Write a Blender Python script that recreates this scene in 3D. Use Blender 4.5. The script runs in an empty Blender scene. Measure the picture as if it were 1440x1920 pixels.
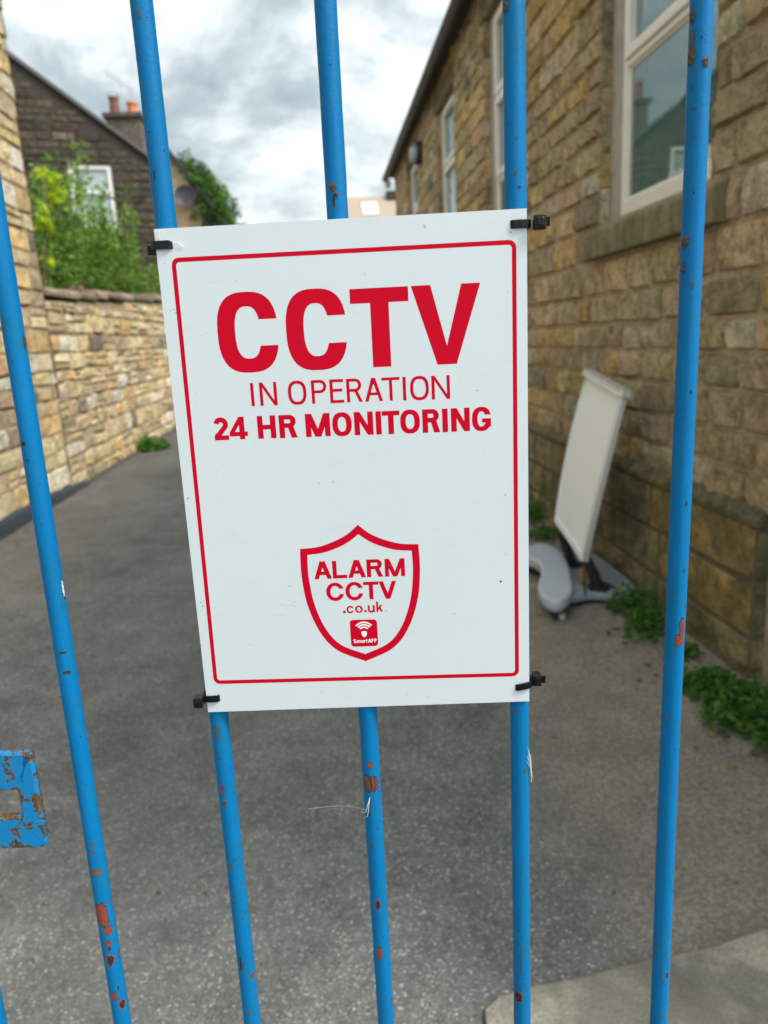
import bpy, math, random
from mathutils import Vector, Matrix, noise
import numpy as np
rad = math.radians
scene = bpy.context.scene

# ------------------------------------------------------------------ camera
cd = bpy.data.cameras.new('camera')
cd.sensor_fit = 'VERTICAL'; cd.sensor_height = 36; cd.sensor_width = 27; cd.lens = 26.25
cd.clip_start = 0.02; cd.clip_end = 600
cd.dof.use_dof = True; cd.dof.focus_distance = 0.475; cd.dof.aperture_fstop = 9.0
cam = bpy.data.objects.new('camera', cd); scene.collection.objects.link(cam)
def cam_axes():
    f = 1400.0
    down = Vector((1022-720, 6950-960, f)).normalized()
    al = Vector((600-720, 648-960, f)); al = (al - down*al.dot(down)).normalized()
    X = down.cross(al).normalized()
    return X, al, down
_X, _A, _D = cam_axes()          # rows: world x, world y, -world z in lens coordinates
M = Matrix(((_X[0], -_X[1], -_X[2]), (_A[0], -_A[1], -_A[2]), (-_D[0], _D[1], _D[2])))
cam.matrix_world = Matrix.Translation((0, 0, 1.45)) @ M.to_4x4()
scene.camera = cam

# ------------------------------------------------------------------ sky, sun, exposure
SUN = Vector((0.60, -0.33, 0.76)).normalized()
scene.view_settings.view_transform = 'Standard'; scene.view_settings.look = 'None'
scene.view_settings.gamma = 1; scene.view_settings.use_curve_mapping = False
scene.view_settings.exposure = 1.5
w = bpy.data.worlds.new('World'); scene.world = w; w.use_nodes = True
nt = w.node_tree; nt.nodes.clear()
class NT:
    def __init__(s, nt): s.nt = nt
    def n(s, typ, ins=None, **kw):
        nd = s.nt.nodes.new(typ)
        for k, v in kw.items(): setattr(nd, k, v)
        for k, v in (ins or {}).items():
            if hasattr(v, 'links') or isinstance(v, bpy.types.NodeSocket): s.nt.links.new(v, nd.inputs[k])
            else: nd.inputs[k].default_value = v
        return nd
    def math(s, op, a, b=0.5, clamp=False):
        nd = s.nt.nodes.new('ShaderNodeMath'); nd.operation = op; nd.use_clamp = clamp
        for i, v in enumerate((a, b)):
            if isinstance(v, bpy.types.NodeSocket): s.nt.links.new(v, nd.inputs[i])
            else: nd.inputs[i].default_value = v
        return nd.outputs[0]
    def ramp(s, fac, stops, interp='LINEAR'):
        nd = s.nt.nodes.new('ShaderNodeValToRGB'); cr = nd.color_ramp; cr.interpolation = interp
        while len(cr.elements) < len(stops): cr.elements.new(0.5)
        for e, (p, c) in zip(cr.elements, stops):
            e.position = p; e.color = (c, c, c, 1) if isinstance(c, (int, float)) else (*c, 1)
        s.nt.links.new(fac, nd.inputs[0]); return nd.outputs[0]
    def noise(s, vec, scale, detail=4, rough=.5, dist=0.0, out='Fac'):
        nd = s.n('ShaderNodeTexNoise', {'Scale': scale, 'Detail': detail, 'Roughness': rough, 'Distortion': dist})
        if vec is not None: s.nt.links.new(vec, nd.inputs['Vector'])
        return nd.outputs[out]
    def mix(s, fac, a, b, mode='MIX'):
        nd = s.nt.nodes.new('ShaderNodeMix'); nd.data_type = 'RGBA'; nd.blend_type = mode
        for i, v in ((0, fac), (6, a), (7, b)):
            if isinstance(v, bpy.types.NodeSocket): s.nt.links.new(v, nd.inputs[i])
            else: nd.inputs[i].default_value = v if isinstance(v, (int, float)) else (*v, 1)
        return nd.outputs[2]
    def mapping(s, vec, scale=(1,1,1), loc=(0,0,0), rot=(0,0,0)):
        nd = s.n('ShaderNodeMapping', {'Scale': scale, 'Location': loc, 'Rotation': rot}); s.nt.links.new(vec, nd.inputs[0]); return nd.outputs[0]
g = NT(nt)
tc = g.n('ShaderNodeTexCoord').outputs['Generated']
sky = g.n('ShaderNodeTexSky', sky_type='NISHITA'); sky.sun_disc = False
sky.sun_elevation = math.asin(SUN.z); sky.sun_rotation = math.atan2(SUN.x, SUN.y)
cl_v = g.mapping(tc, (1.0, 1.0, 1.75), (3.45, 1.2, 0.35))
big = g.noise(cl_v, 3.1, 8, .56, .35)
small = g.noise(cl_v, 9.0, 5, .55, .3)
dens = g.math('ADD', g.math('MULTIPLY', big, .78), g.math('MULTIPLY', small, .22))
cover = g.ramp(dens, [(0.345, 0.0), (0.415, 1.0)])
ccol = g.ramp(dens, [(0.36, (.39, .41, .41)), (0.465, (.375, .40, .405)), (0.50, (.285, .32, .335)), (0.54, (.205, .242, .262)), (0.62, (.14, .173, .195))])
nrm = g.n('ShaderNodeVectorMath', operation='NORMALIZE'); nt.links.new(tc, nrm.inputs[0])
dot = g.n('ShaderNodeVectorMath', operation='DOT_PRODUCT'); nt.links.new(nrm.outputs[0], dot.inputs[0]); dot.inputs[1].default_value = SUN
nearsun = g.math('MULTIPLY', g.math('POWER', g.math('MAXIMUM', dot.outputs['Value'], 0.0), 2.0), 2.0)   # clouds around the sun are brighter
b1 = g.n('ShaderNodeBackground', {'Color': sky.outputs[0], 'Strength': .1})
b2 = g.n('ShaderNodeBackground', {'Color': ccol, 'Strength': g.math('ADD', nearsun, 1.0)})
ms = g.n('ShaderNodeMixShader', {0: cover}); nt.links.new(b1.outputs[0], ms.inputs[1]); nt.links.new(b2.outputs[0], ms.inputs[2])
out = g.n('ShaderNodeOutputWorld'); nt.links.new(ms.outputs[0], out.inputs[0])
sl = bpy.data.lights.new('sun', 'SUN'); sl.energy = 1.4; sl.angle = rad(12); sl.color = (1, .95, .87)
so = bpy.data.objects.new('sun', sl); scene.collection.objects.link(so)
so.rotation_euler = SUN.to_track_quat('Z', 'Y').to_euler(); so.location = (5, -6, 12)

# ------------------------------------------------------------------ mesh helpers
class MB:
    def __init__(s): s.v = []; s.f = []; s.c = []; s.mi = []; s.col = []; s.cur = (1, 1, 1); s.m = 0
    def av(s, p, col=None): s.v.append(tuple(p)); s.col.append(col or s.cur); return len(s.v)-1
    def face(s, idx): s.f.append(tuple(idx)); s.mi.append(s.m)
    def poly(s, pts): s.face([s.av(p) for p in pts])
    def box(s, a, b, fr=None):
        (x0, y0, z0), (x1, y1, z1) = a, b
        P = [(x0,y0,z0),(x1,y0,z0),(x1,y1,z0),(x0,y1,z0),(x0,y0,z1),(x1,y0,z1),(x1,y1,z1),(x0,y1,z1)]
        if fr: P = [fr(p) for p in P]
        i = [s.av(p) for p in P]
        for q in ((3,2,1,0),(4,5,6,7),(0,1,5,4),(1,2,6,5),(2,3,7,6),(3,0,4,7)): s.face([i[k] for k in q])
    def prism(s, pts2, h0, h1, fr):           # polygon in (a,b), extruded along c
        n = len(pts2); lo = [s.av(fr((a, b, h0))) for a, b in pts2]; hi = [s.av(fr((a, b, h1))) for a, b in pts2]
        s.face(lo[::-1]); s.face(hi)
        for k in range(n): s.face([lo[k], lo[(k+1) % n], hi[(k+1) % n], hi[k]])
    def tube(s, pts, r, n=8, caps=True):
        pts = [Vector(p) for p in pts]; rs = r if isinstance(r, (list, tuple)) else [r]*len(pts)
        rings = []; up = None
        for k, p in enumerate(pts):
            t = (pts[min(k+1, len(pts)-1)] - pts[max(k-1, 0)]).normalized()
            if up is None: up = t.orthogonal().normalized()
            up = (up - t*up.dot(t)).normalized(); sd = t.cross(up)
            rings.append([s.av(p + (up*math.cos(2*math.pi*j/n) + sd*math.sin(2*math.pi*j/n))*rs[k]) for j in range(n)])
        for a, b in zip(rings, rings[1:]):
            for j in range(n): s.face([a[j], a[(j+1) % n], b[(j+1) % n], b[j]])
        if caps: s.face(rings[0][::-1]); s.face(rings[-1])
    def build(s, name, mats, parent=None, smooth=False, bevel=None, **tags):
        me = bpy.data.meshes.new(name); me.from_pydata(s.v, [], s.f)
        if not isinstance(mats, (list, tuple)): mats = [mats]
        for m in mats: me.materials.append(m)
        me.polygons.foreach_set('material_index', s.mi)
        a = me.color_attributes.new('Col', 'FLOAT_COLOR', 'POINT')
        arr = np.ones((len(s.v), 4), np.float32); arr[:, :3] = np.array(s.col, np.float32).reshape(-1, 3); a.data.foreach_set('color', arr.ravel())
        if smooth: me.polygons.foreach_set('use_smooth', [True]*len(s.f))
        o = bpy.data.objects.new(name, me); scene.collection.objects.link(o)
        if parent is not None:
            wl = Vector(parent['_w']) if '_w' in parent else Vector(parent.location)
            me.transform(Matrix.Translation(-wl)); o.parent = parent; o['_w'] = tuple(wl)
        me.validate(); me.update()
        if bevel:
            b = o.modifiers.new('bevel', 'BEVEL'); b.width = bevel; b.segments = 2; b.limit_method = 'ANGLE'; b.angle_limit = rad(35)
        for k, v in tags.items(): o[k] = v
        return o
def recentre(o):
    me = o.data; n = len(me.vertices); co = np.empty(n*3); me.vertices.foreach_get('co', co); co = co.reshape(-1, 3)
    c = Vector(((co[:,0].min()+co[:,0].max())/2, (co[:,1].min()+co[:,1].max())/2, co[:,2].min()))
    me.transform(Matrix.Translation(-c)); o.location = c
def thing(name, loc, label, category, group=None):
    o = bpy.data.objects.new(name, None); scene.collection.objects.link(o); o.location = loc; o.empty_display_size = .1
    o['label'] = label; o['category'] = category
    if group: o['group'] = group
    return o
def single(mb, name, mats, label, category, group=None, **kw):
    o = mb.build(name, mats, None, **kw); recentre(o); o['label'] = label; o['category'] = category
    if group: o['group'] = group
    return o
def setting(mb, name, mats, kind='structure', **kw):
    o = mb.build(name, mats, None, **kw); o['kind'] = kind; return o

# ------------------------------------------------------------------ materials
def mat(name):
    m = bpy.data.materials.new(name); m.use_nodes = True; nt = m.node_tree
    p = nt.nodes['Principled BSDF']; q = NT(nt); q.p = p; q.m = m
    q.obj = q.n('ShaderNodeTexCoord').outputs['Object']
    q.pos = q.n('ShaderNodeNewGeometry').outputs['Position']
    return q
def setp(q, **kw):
    names = dict(col='Base Color', rough='Roughness', metal='Metallic', spec='Specular IOR Level', ior='IOR', coat='Coat Weight', sss='Subsurface Weight')
    for k, v in kw.items():
        i = q.p.inputs[names[k]]
        if isinstance(v, bpy.types.NodeSocket): q.nt.links.new(v, i)
        else: i.default_value = (*v, 1) if isinstance(v, tuple) else v
def bump(q, h, dist, strength=1.0):
    b = q.n('ShaderNodeBump', {'Strength': strength, 'Distance': dist, 'Height': h}); q.nt.links.new(b.outputs[0], q.p.inputs['Normal'])
def plain(name, col, rough=.6, var=.12, scale=30, bmp=0.0, metal=0.0, spec=.5):
    q = mat(name); n = q.noise(q.pos, scale, 5, .6)
    setp(q, col=q.mix(q.math('MULTIPLY', n, 1.0), tuple(c*(1-var) for c in col), tuple(c*(1+var) for c in col)), metal=metal, spec=spec)
    setp(q, rough=q.ramp(n, [(.3, max(rough-.08, 0.02)), (.7, min(rough+.08, 1))]))
    if bmp: bump(q, n, bmp)
    return q.m

def stone_mat(name, soot=(.05, .045, .035), soot_amt=.25, smear=False, moss=None, moss_z=(0, .6), bsc=1.0):
    q = mat(name); col = q.n('ShaderNodeAttribute', attribute_name='Col').outputs['Color']
    n1 = q.noise(q.pos, 13, 7, .68, .3); n2 = q.noise(q.pos, 55, 5, .75); n3 = q.noise(q.pos, 1.3, 5, .6, .6)
    v = q.math('ADD', q.math('MULTIPLY', n1, .75), q.math('MULTIPLY', n2, .55))
    c = q.mix(1.0, col, q.ramp(v, [(.50, .46), (.63, 1.0), (.78, 1.6)]), 'MULTIPLY')
    c = q.mix(q.math('MULTIPLY', q.ramp(n1, [(.55, 0.0), (.75, 1.0)]), .5), c, (.34, .20, .07))      # iron staining
    c = q.mix(q.math('MULTIPLY', q.ramp(n3, [(.5, 0.0), (.68, 1.0)]), soot_amt), c, soot)
    if smear:
        sm = q.ramp(q.noise(q.mapping(q.pos, (1, 1.3, 1.6), (0, 3.1, .4)), 1.15, 6, .62, .5), [(.60, 0.0), (.68, 1.0)]); c = q.mix(q.math('MULTIPLY', sm, .6), c, (.50, .41, .31))
    if moss:
        sep = q.n('ShaderNodeSeparateXYZ'); q.nt.links.new(q.pos, sep.inputs[0])
        zz = q.math('ADD', sep.outputs['Z'], q.math('MULTIPLY', n3, .5))
        mk = q.ramp(q.math('DIVIDE', q.math('SUBTRACT', zz, moss_z[0]), moss_z[1]-moss_z[0]), [(.0, 1.0), (1.0, 0.0)])
        mk = q.math('MULTIPLY', mk, q.ramp(q.noise(q.pos, 5, 6, .65, .4), [(.38, 0.0), (.6, .85)]))
        c = q.mix(mk, c, moss)
    setp(q, col=c, rough=.92, spec=.25)
    bump(q, q.math('ADD', q.math('MULTIPLY', q.noise(q.pos, 38, 7, .72), 1.0), q.math('MULTIPLY', q.noise(q.pos, 160, 3, .6), .3)), .03*bsc)
    return q.m
M_stoneR = stone_mat('sandstone_building', soot_amt=.22, smear=True, moss=(.075, .07, .02), moss_z=(.1, 1.5))
M_plinth = stone_mat('plinth_stone', soot=(.045, .05, .02), soot_amt=.5, moss=(.06, .075, .018), moss_z=(.2, 1.7))
M_stoneL = stone_mat('sandstone_boundary', soot_amt=.10)
M_pier = stone_mat('sandstone_side_building', soot_amt=.2)
M_sooty = stone_mat('sooty_stone', soot=(.05, .042, .03), soot_amt=.5)
def mortar_mat(name, c):
    q = mat(name); n = q.noise(q.pos, 25, 6, .7); n2 = q.noise(q.pos, 2, 4, .6)
    v = q.mix(n2, tuple(x*.7 for x in c), tuple(x*1.2 for x in c))
    setp(q, col=q.mix(1.0, v, q.ramp(n, [(.3, .7), (.7, 1.25)]), 'MULTIPLY'), rough=.95, spec=.2); bump(q, n, .008)
    return q.m
M_mortR = mortar_mat('mortar_building', (.44, .355, .25))
M_mortL = mortar_mat('mortar_boundary', (.33, .26, .16))
M_mortP = mortar_mat('mortar_plinth', (.15, .13, .075))
M_mortS = mortar_mat('mortar_sooty', (.06, .052, .04))

def paint_mat():
    q = mat('blue_gate_paint')
    n = q.noise(q.pos, 14, 5, .6); fine = q.noise(q.pos, 900, 3, .6); n2 = q.noise(q.pos, 220, 6, .7, .3); n3 = q.noise(q.pos, 28, 5, .6, .4)
    c = q.mix(n, (.000, .118, .30), (.000, .165, .40))
    drip = q.noise(q.mapping(q.pos, (260, 260, 14)), 1.0, 4, .6)
    grime = q.math('MAXIMUM', q.math('MULTIPLY', q.ramp(n3, [(.50, 0.0), (.68, 1.0)]), q.ramp(n2, [(.42, 0.0), (.6, 1.0)])), q.math('MULTIPLY', q.ramp(drip, [(.56, 0.0), (.7, .8)]), q.ramp(n3, [(.42, 0.0), (.55, 1.0)])))
    c = q.mix(q.math('MULTIPLY', grime, .6), c, (.012, .11, .13))
    pit = q.math('MULTIPLY', q.ramp(q.noise(q.pos, 420, 2, .5), [(.70, 0.0), (.74, 1.0)]), q.ramp(n3, [(.44, 0.0), (.56, 1.0)]))
    c = q.mix(q.math('MULTIPLY', pit, .8), c, (.03, .035, .03))
    setp(q, col=c, rough=q.ramp(n2, [(.3, .38), (.7, .6)]), spec=.16)
    bump(q, q.math('ADD', fine, q.math('MULTIPLY', n2, 1.2)), .00022, .8)
    return q.m
M_blue = paint_mat()
def rusty_mat():
    q = mat('blue_paint_with_rust')
    n = q.noise(q.pos, 95, 7, .68, .5); n2 = q.noise(q.pos, 420, 5, .7); att = q.n('ShaderNodeAttribute', attribute_name='Col').outputs['Color']
    edge = q.n('ShaderNodeSeparateColor'); q.nt.links.new(att, edge.inputs[0])
    k = q.math('ADD', n, q.math('MULTIPLY', q.math('SUBTRACT', 1.0, edge.outputs[0]), .17))
    m1 = q.ramp(k, [(.615, 0.0), (.635, 1.0)]); halo = q.ramp(k, [(.56, 0.0), (.62, 1.0)])
    c = q.mix(n2, (.0, .155, .38), (.002, .20, .48))
    c = q.mix(q.math('MULTIPLY', halo, .6), c, (.06, .16, .12))
    rust = q.ramp(n2, [(.3, (.03, .018, .01)), (.48, (.085, .042, .02)), (.6, (.16, .08, .035)), (.7, (.26, .19, .12))])
    c = q.mix(m1, c, rust); setp(q, col=c, rough=q.mix(m1, (.42,)*3, (.9,)*3), spec=.35)
    bump(q, q.math('ADD', q.math('MULTIPLY', n2, .6), q.math('MULTIPLY', m1, -.9)), .0008, 1)
    return q.m
M_rusty = rusty_mat()
def chipmat(name, a, b, bmp=.0006):
    q = mat(name); n = q.noise(q.pos, 600, 5, .7); setp(q, col=q.mix(q.ramp(n, [(.35, 0.0), (.65, 1.0)]), a, b), rough=.85, spec=.3); bump(q, n, bmp); return q.m
M_primer = chipmat('red_primer', (.17, .036, .022), (.25, .055, .033))
M_rust = chipmat('rust_brown', (.07, .035, .02), (.20, .10, .05))
M_dark = chipmat('dark_chip_edge', (.012, .014, .016), (.04, .03, .025))
q = mat('scraped_undercoat'); n = q.noise(q.mapping(q.pos, (520, 520, 60)), 1.0, 5, .7, .4)
setp(q, col=q.ramp(n, [(.34, (.03, .018, .015)), (.44, (.07, .03, .022)), (.48, (.22, .045, .03)), (.55, (.17, .04, .028)), (.58, (.04, .025, .02)), (.64, (.50, .34, .29))]), rough=.85); bump(q, n, .0005); M_scrape = q.m
M_white_chip = chipmat('pale_flake', (.25, .3, .33), (.7, .75, .78))
M_lichen = chipmat('lichen', (.06, .055, .035), (.22, .20, .13), .002)

def sign_mat():
    q = mat('white_sign_board'); n = q.noise(q.pos, 6, 4, .5); n2 = q.noise(q.mapping(q.pos, (40, 40, 90)), 1.4, 8, .75, 1.2); n3 = q.noise(q.pos, 260, 2, .5)
    c = q.mix(n, (.545, .592, .61), (.585, .63, .642))
    c = q.mix(q.math('MULTIPLY', q.ramp(n2, [(.58, 0.0), (.74, 1.0)]), .30), c, (.42, .44, .40))
    c = q.mix(q.math('MULTIPLY', q.ramp(n3, [(.745, 0.0), (.775, 1.0)]), .7), c, (.22, .23, .22))
    setp(q, col=c, rough=.30, spec=.42); bump(q, q.noise(q.pos, 18, 2, .4), .0002, .35); return q.m
M_sign = sign_mat()
M_edge = plain('sign_edge', (.80, .84, .84), .5)
M_red = plain('red_print', (.50, .0005, .016), .6, .04, 40, spec=.08)
M_wprint = plain('white_print', (.78, .80, .80), .4, .02, 40)
def black_plastic():
    q = mat('black_plastic'); n = q.noise(q.pos, 300, 4, .6); setp(q, col=q.mix(n, (.002, .0022, .0026), (.007, .0075, .008)), rough=.32, spec=.28); bump(q, n, .0002); return q.m
M_tie = black_plastic()
M_thread = plain('pale_thread', (.7, .7, .68), .7)

def asphalt():
    q = mat('asphalt_driveway'); P = q.pos
    sep = q.n('ShaderNodeSeparateXYZ'); q.nt.links.new(P, sep.inputs[0]); X, Y = sep.outputs['X'], sep.outputs['Y']
    big = q.noise(P, .8, 5, .6, .5); med = q.noise(P, 5, 6, .65, .3); fine = q.noise(P, 60, 5, .7)
    vor = q.n('ShaderNodeTexVoronoi', {'Scale': 170.0}, feature='F1'); q.nt.links.new(P, vor.inputs['Vector'])
    sepc = q.n('ShaderNodeSeparateColor'); q.nt.links.new(vor.outputs['Color'], sepc.inputs[0]); stone = sepc.outputs[0]
    c = q.ramp(stone, [(0.0, (.045, .046, .043)), (.45, (.105, .105, .099)), (.75, (.19, .187, .175)), (.9, (.29, .285, .265)), (.975, (.6, .59, .55))])
    c = q.mix(q.ramp(vor.outputs['Distance'], [(.0, .25), (.75, 1.0)]), c, (.10, .10, .095))
    c = q.mix(1.0, c, q.ramp(big, [(.35, 1.0), (.65, 1.5)]), 'MULTIPLY'); c = q.mix(1.0, c, q.ramp(med, [(.34, .86), (.66, 1.3)]), 'MULTIPLY')
    c = q.mix(1.0, c, q.ramp(q.noise(P, 40, 6, .8, .4), [(.36, .72), (.62, 1.2)]), 'MULTIPLY')
    # brown silt gathered along the building side, leaving a darker strip in the middle
    side = q.math('ADD', X, q.math('MULTIPLY', q.math('SUBTRACT', big, .5), 1.5)); side = q.math('ADD', side, q.math('MULTIPLY', Y, .10))
    br = q.math('MULTIPLY', q.ramp(side, [(.62, 0.0), (1.05, 1.0)]), q.ramp(fine, [(.3, .45), (.7, 1.0)]))
    c = q.mix(q.math('MULTIPLY', br, .85), c, q.mix(1.0, q.mix(med, (.17, .138, .105), (.40, .34, .275)), q.ramp(fine, [(.35, .6), (.65, 1.3)]), 'MULTIPLY'))
    sl = q.math('ADD', q.math('MULTIPLY', X, -1.0), q.math('MULTIPLY', q.math('SUBTRACT', med, .5), 1.2))
    c = q.mix(q.math('MULTIPLY', q.ramp(sl, [(1.3, 0.0), (2.4, 1.0)]) if False else q.ramp(q.math('DIVIDE', sl, 3.0), [(.55, 0.0), (.8, 1.0)]), .45), c, (.10, .078, .055))
    # darker wheel track and a pale scuffed trail beside it
    trk = q.math('ADD', q.math('MULTIPLY', X, 1.0), q.math('ADD', .35, q.math('MULTIPLY', q.noise(q.mapping(P, (1, .3, 1)), 2, 4, .6), .5)))
    tm = q.math('MULTIPLY', q.math('POWER', 2.7, q.math('MULTIPLY', q.math('MULTIPLY', trk, trk), -9.0)), .30)
    c = q.mix(tm, c, (.085, .086, .085))
    spots = q.ramp(q.noise(P, 9, 4, .6), [(.70, 0.0), (.76, 1.0)]); c = q.mix(q.math('MULTIPLY', spots, .55), c, (.24, .23, .2))
    setp(q, col=c, rough=.88, spec=.3)
    bump(q, q.math('ADD', q.math('MULTIPLY', vor.outputs['Distance'], -.8), fine), .006, .9)
    return q.m
M_asph = asphalt()
def concrete():
    q = mat('old_concrete'); P = q.pos; n = q.noise(P, 7, 7, .68, .4); f = q.noise(P, 130, 4, .7); e = q.noise(P, 2.4, 4, .6, .3)
    c = q.ramp(n, [(.3, (.16, .148, .12)), (.5, (.26, .242, .20)), (.65, (.40, .37, .29)), (.8, (.55, .52, .44))])
    c = q.mix(1.0, c, q.ramp(f, [(.3, .65), (.7, 1.3)]), 'MULTIPLY'); c = q.mix(q.math('MULTIPLY', q.ramp(e, [(.45, 0.0), (.6, 1.0)]), .5), c, (.13, .125, .105))
    setp(q, col=c, rough=.93, spec=.25); bump(q, q.math('ADD', n, q.math('MULTIPLY', f, .5)), .008); return q.m
M_conc = concrete()
M_soil = plain('garden_soil', (.09, .075, .045), .95, .4, 4, .02)
def sill_mat():
    q = mat('mossy_sill_stone'); P = q.pos; n = q.noise(P, 10, 6, .65, .4); s = q.noise(q.mapping(P, (1, 22, 1.6)), 1.0, 5, .6, .3)
    c = q.ramp(n, [(.3, (.13, .12, .065)), (.55, (.26, .225, .14)), (.75, (.38, .31, .22))])
    c = q.mix(q.math('MULTIPLY', q.ramp(s, [(.45, 0.0), (.75, 1.0)]), .5), c, (.07, .062, .058)); c = q.mix(q.ramp(q.noise(P, 4, 5, .6), [(.5, 0.0), (.62, .6)]), c, (.13, .14, .05))
    setp(q, col=c, rough=.93, spec=.2); bump(q, n, .01); return q.m
M_sill = sill_mat()
M_upvc = plain('white_window_frame', (.84, .81, .76), .38, .05, 8)
M_oldwood = plain('weathered_grey_timber', (.40, .375, .33), .85, .4, 14, .004)
M_reveal = stone_mat('reveal_stone', soot_amt=.4)
def glass(name, c, rough=.03, ior=1.75):
    q = mat(name); n = q.noise(q.pos, 1.6, 3, .5)
    setp(q, col=q.mix(n, tuple(x*.75 for x in c), tuple(x*1.3 for x in c)), rough=rough, ior=ior, spec=.6); bump(q, q.noise(q.pos, 2.2, 2, .4), .004, .25); return q.m
M_glass = glass('dark_window_glass', (.08, .17, .15), .03, 2.7)
M_glass_far = glass('pale_window_glass', (.30, .38, .38), .1)
M_curtain = plain('window_reveal_inside', (.02, .035, .03), .9)
M_gutter = plain('black_gutter', (.018, .018, .02), .45, .2, 12)
M_slate = plain('roof_slate', (.10, .095, .09), .8, .35, 7, .01)
M_soffit = plain('dark_soffit', (.05, .045, .035), .8)
M_lampb = plain('navy_lamp_body', (.012, .02, .035), .3)
M_grey = plain('grey_metal', (.40, .42, .42), .4, .08, 20)
M_alu = plain('aluminium_frame', (.72, .74, .75), .35, .06, 30, metal=.4)
M_poster = plain('white_display_panel', (.84, .88, .87), .42, .03, 4)
M_base = plain('grey_plastic_base', (.42, .46, .51), .45, .08, 14, .0005)
M_base2 = plain('grey_plastic_tray', (.24, .265, .30), .5, .14, 14, .001)
M_black = plain('black_rubber_and_shade', (.012, .012, .013), .6)  # rubber brackets; also the painted shade beneath the sign base
M_brass = plain('brass_bolt', (.45, .30, .12), .4, .1, 40, metal=.6)
M_terra = plain('terracotta', (.52, .17, .08), .8, .2, 10)
M_terra2 = plain('brown_clay', (.16, .06, .045), .8, .2, 10)
M_tan = None
def leaf_mat(name, gloss=.6):
    q = mat(name); col = q.n('ShaderNodeAttribute', attribute_name='Col').outputs['Color']
    n = q.noise(q.pos, 25, 3, .5); c = q.mix(1.0, col, q.ramp(n, [(.3, 1.1), (.7, 1.75)]), 'MULTIPLY')
    setp(q, col=c, rough=gloss, spec=.2)
    tr = q.n('ShaderNodeBsdfTranslucent', {'Color': q.mix(1.0, c, (1.3, 1.5, .6), 'MULTIPLY')}); mx = q.n('ShaderNodeMixShader', {0: .4})
    q.nt.links.new(q.p.outputs[0], mx.inputs[1]); q.nt.links.new(tr.outputs[0], mx.inputs[2])
    q.nt.links.new(mx.outputs[0], q.nt.nodes['Material Output'].inputs[0]); return q.m
M_leaf = leaf_mat('leaves')
M_bark = plain('bark', (.10, .075, .05), .9, .3, 30)
q = mat('beige_render'); n = q.noise(q.pos, 3, 5, .6); setp(q, col=q.mix(n, (.42, .34, .25), (.55, .46, .35)), rough=.9); M_tan = q.m
M_roof_tan = plain('tan_roof_tiles', (.34, .27, .20), .85, .15, 3)
q = mat('warm_stone'); n = q.noise(q.mapping(q.pos, (3, 3, 7)), 1, 5, .6); setp(q, col=q.ramp(n, [(.3, (.30, .19, .10)), (.5, (.44, .31, .18)), (.7, (.55, .42, .27))]), rough=.9); M_warm = q.m

# ------------------------------------------------------------------ stone walls
def pick(rng, pal):
    t = rng.random()*sum(p[0] for p in pal)
    for wt, c in pal:
        t -= wt
        if t <= 0: break
    k = rng.uniform(.82, 1.2); return tuple(max(0, x*k*rng.uniform(.95, 1.05)) for x in c)
def stone(mb, fr, u0, u1, z0, z1, depth, rough, col, bev, nu, nz, rng, jit=.006):
    # one pitch-faced block: fr maps (u, z, out) to the world
    w_, h_ = u1-u0, z1-z0; b = min(bev, w_*.3, h_*.3)
    us = [0.0] + [b/w_ + (1-2*b/w_)*i/(nu-1) for i in range(nu)] + [1.0]
    zs = [0.0] + [b/h_ + (1-2*b/h_)*i/(nz-1) for i in range(nz)] + [1.0]
    cj = [(rng.uniform(-jit, jit), rng.uniform(-jit, jit)) for _ in range(4)]
    seed = rng.uniform(0, 100); tilt = rng.uniform(-.3, .3); d0 = depth*rng.uniform(.6, 1.25); idx = []
    for j, t in enumerate(zs):
        row = []
        for i, s_ in enumerate(us):
            bx = [(1-s_)*(1-t), s_*(1-t), s_*t, (1-s_)*t]
            du = sum(k*c[0] for k, c in zip(bx, cj)); dz = sum(k*c[1] for k, c in zip(bx, cj))
            u = u0+s_*w_+du; z = z0+t*h_+dz
            e = i in (0, nu+1) or j in (0, nz+1)
            corner = i in (1, nu) and j in (1, nz)
            n_ = noise.noise(Vector((u*9+seed, z*9, seed))) + .5*noise.noise(Vector((u*25, z*25+seed, seed)))
            if e: hgt = -.012; u += noise.noise(Vector((z*15, seed, u*7)))*jit; z += noise.noise(Vector((u*15, seed, z*7)))*jit
            else: hgt = d0*(.55 if corner else 1.0) + n_*rough + tilt*(s_-.5)*depth
            row.append(mb.av(fr(u, z, hgt), col))
        idx.append(row)
    for j in range(len(zs)-1):
        for i in range(len(us)-1):
            mb.face([idx[j][i], idx[j][i+1], idx[j+1][i+1], idx[j+1][i]])
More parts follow.
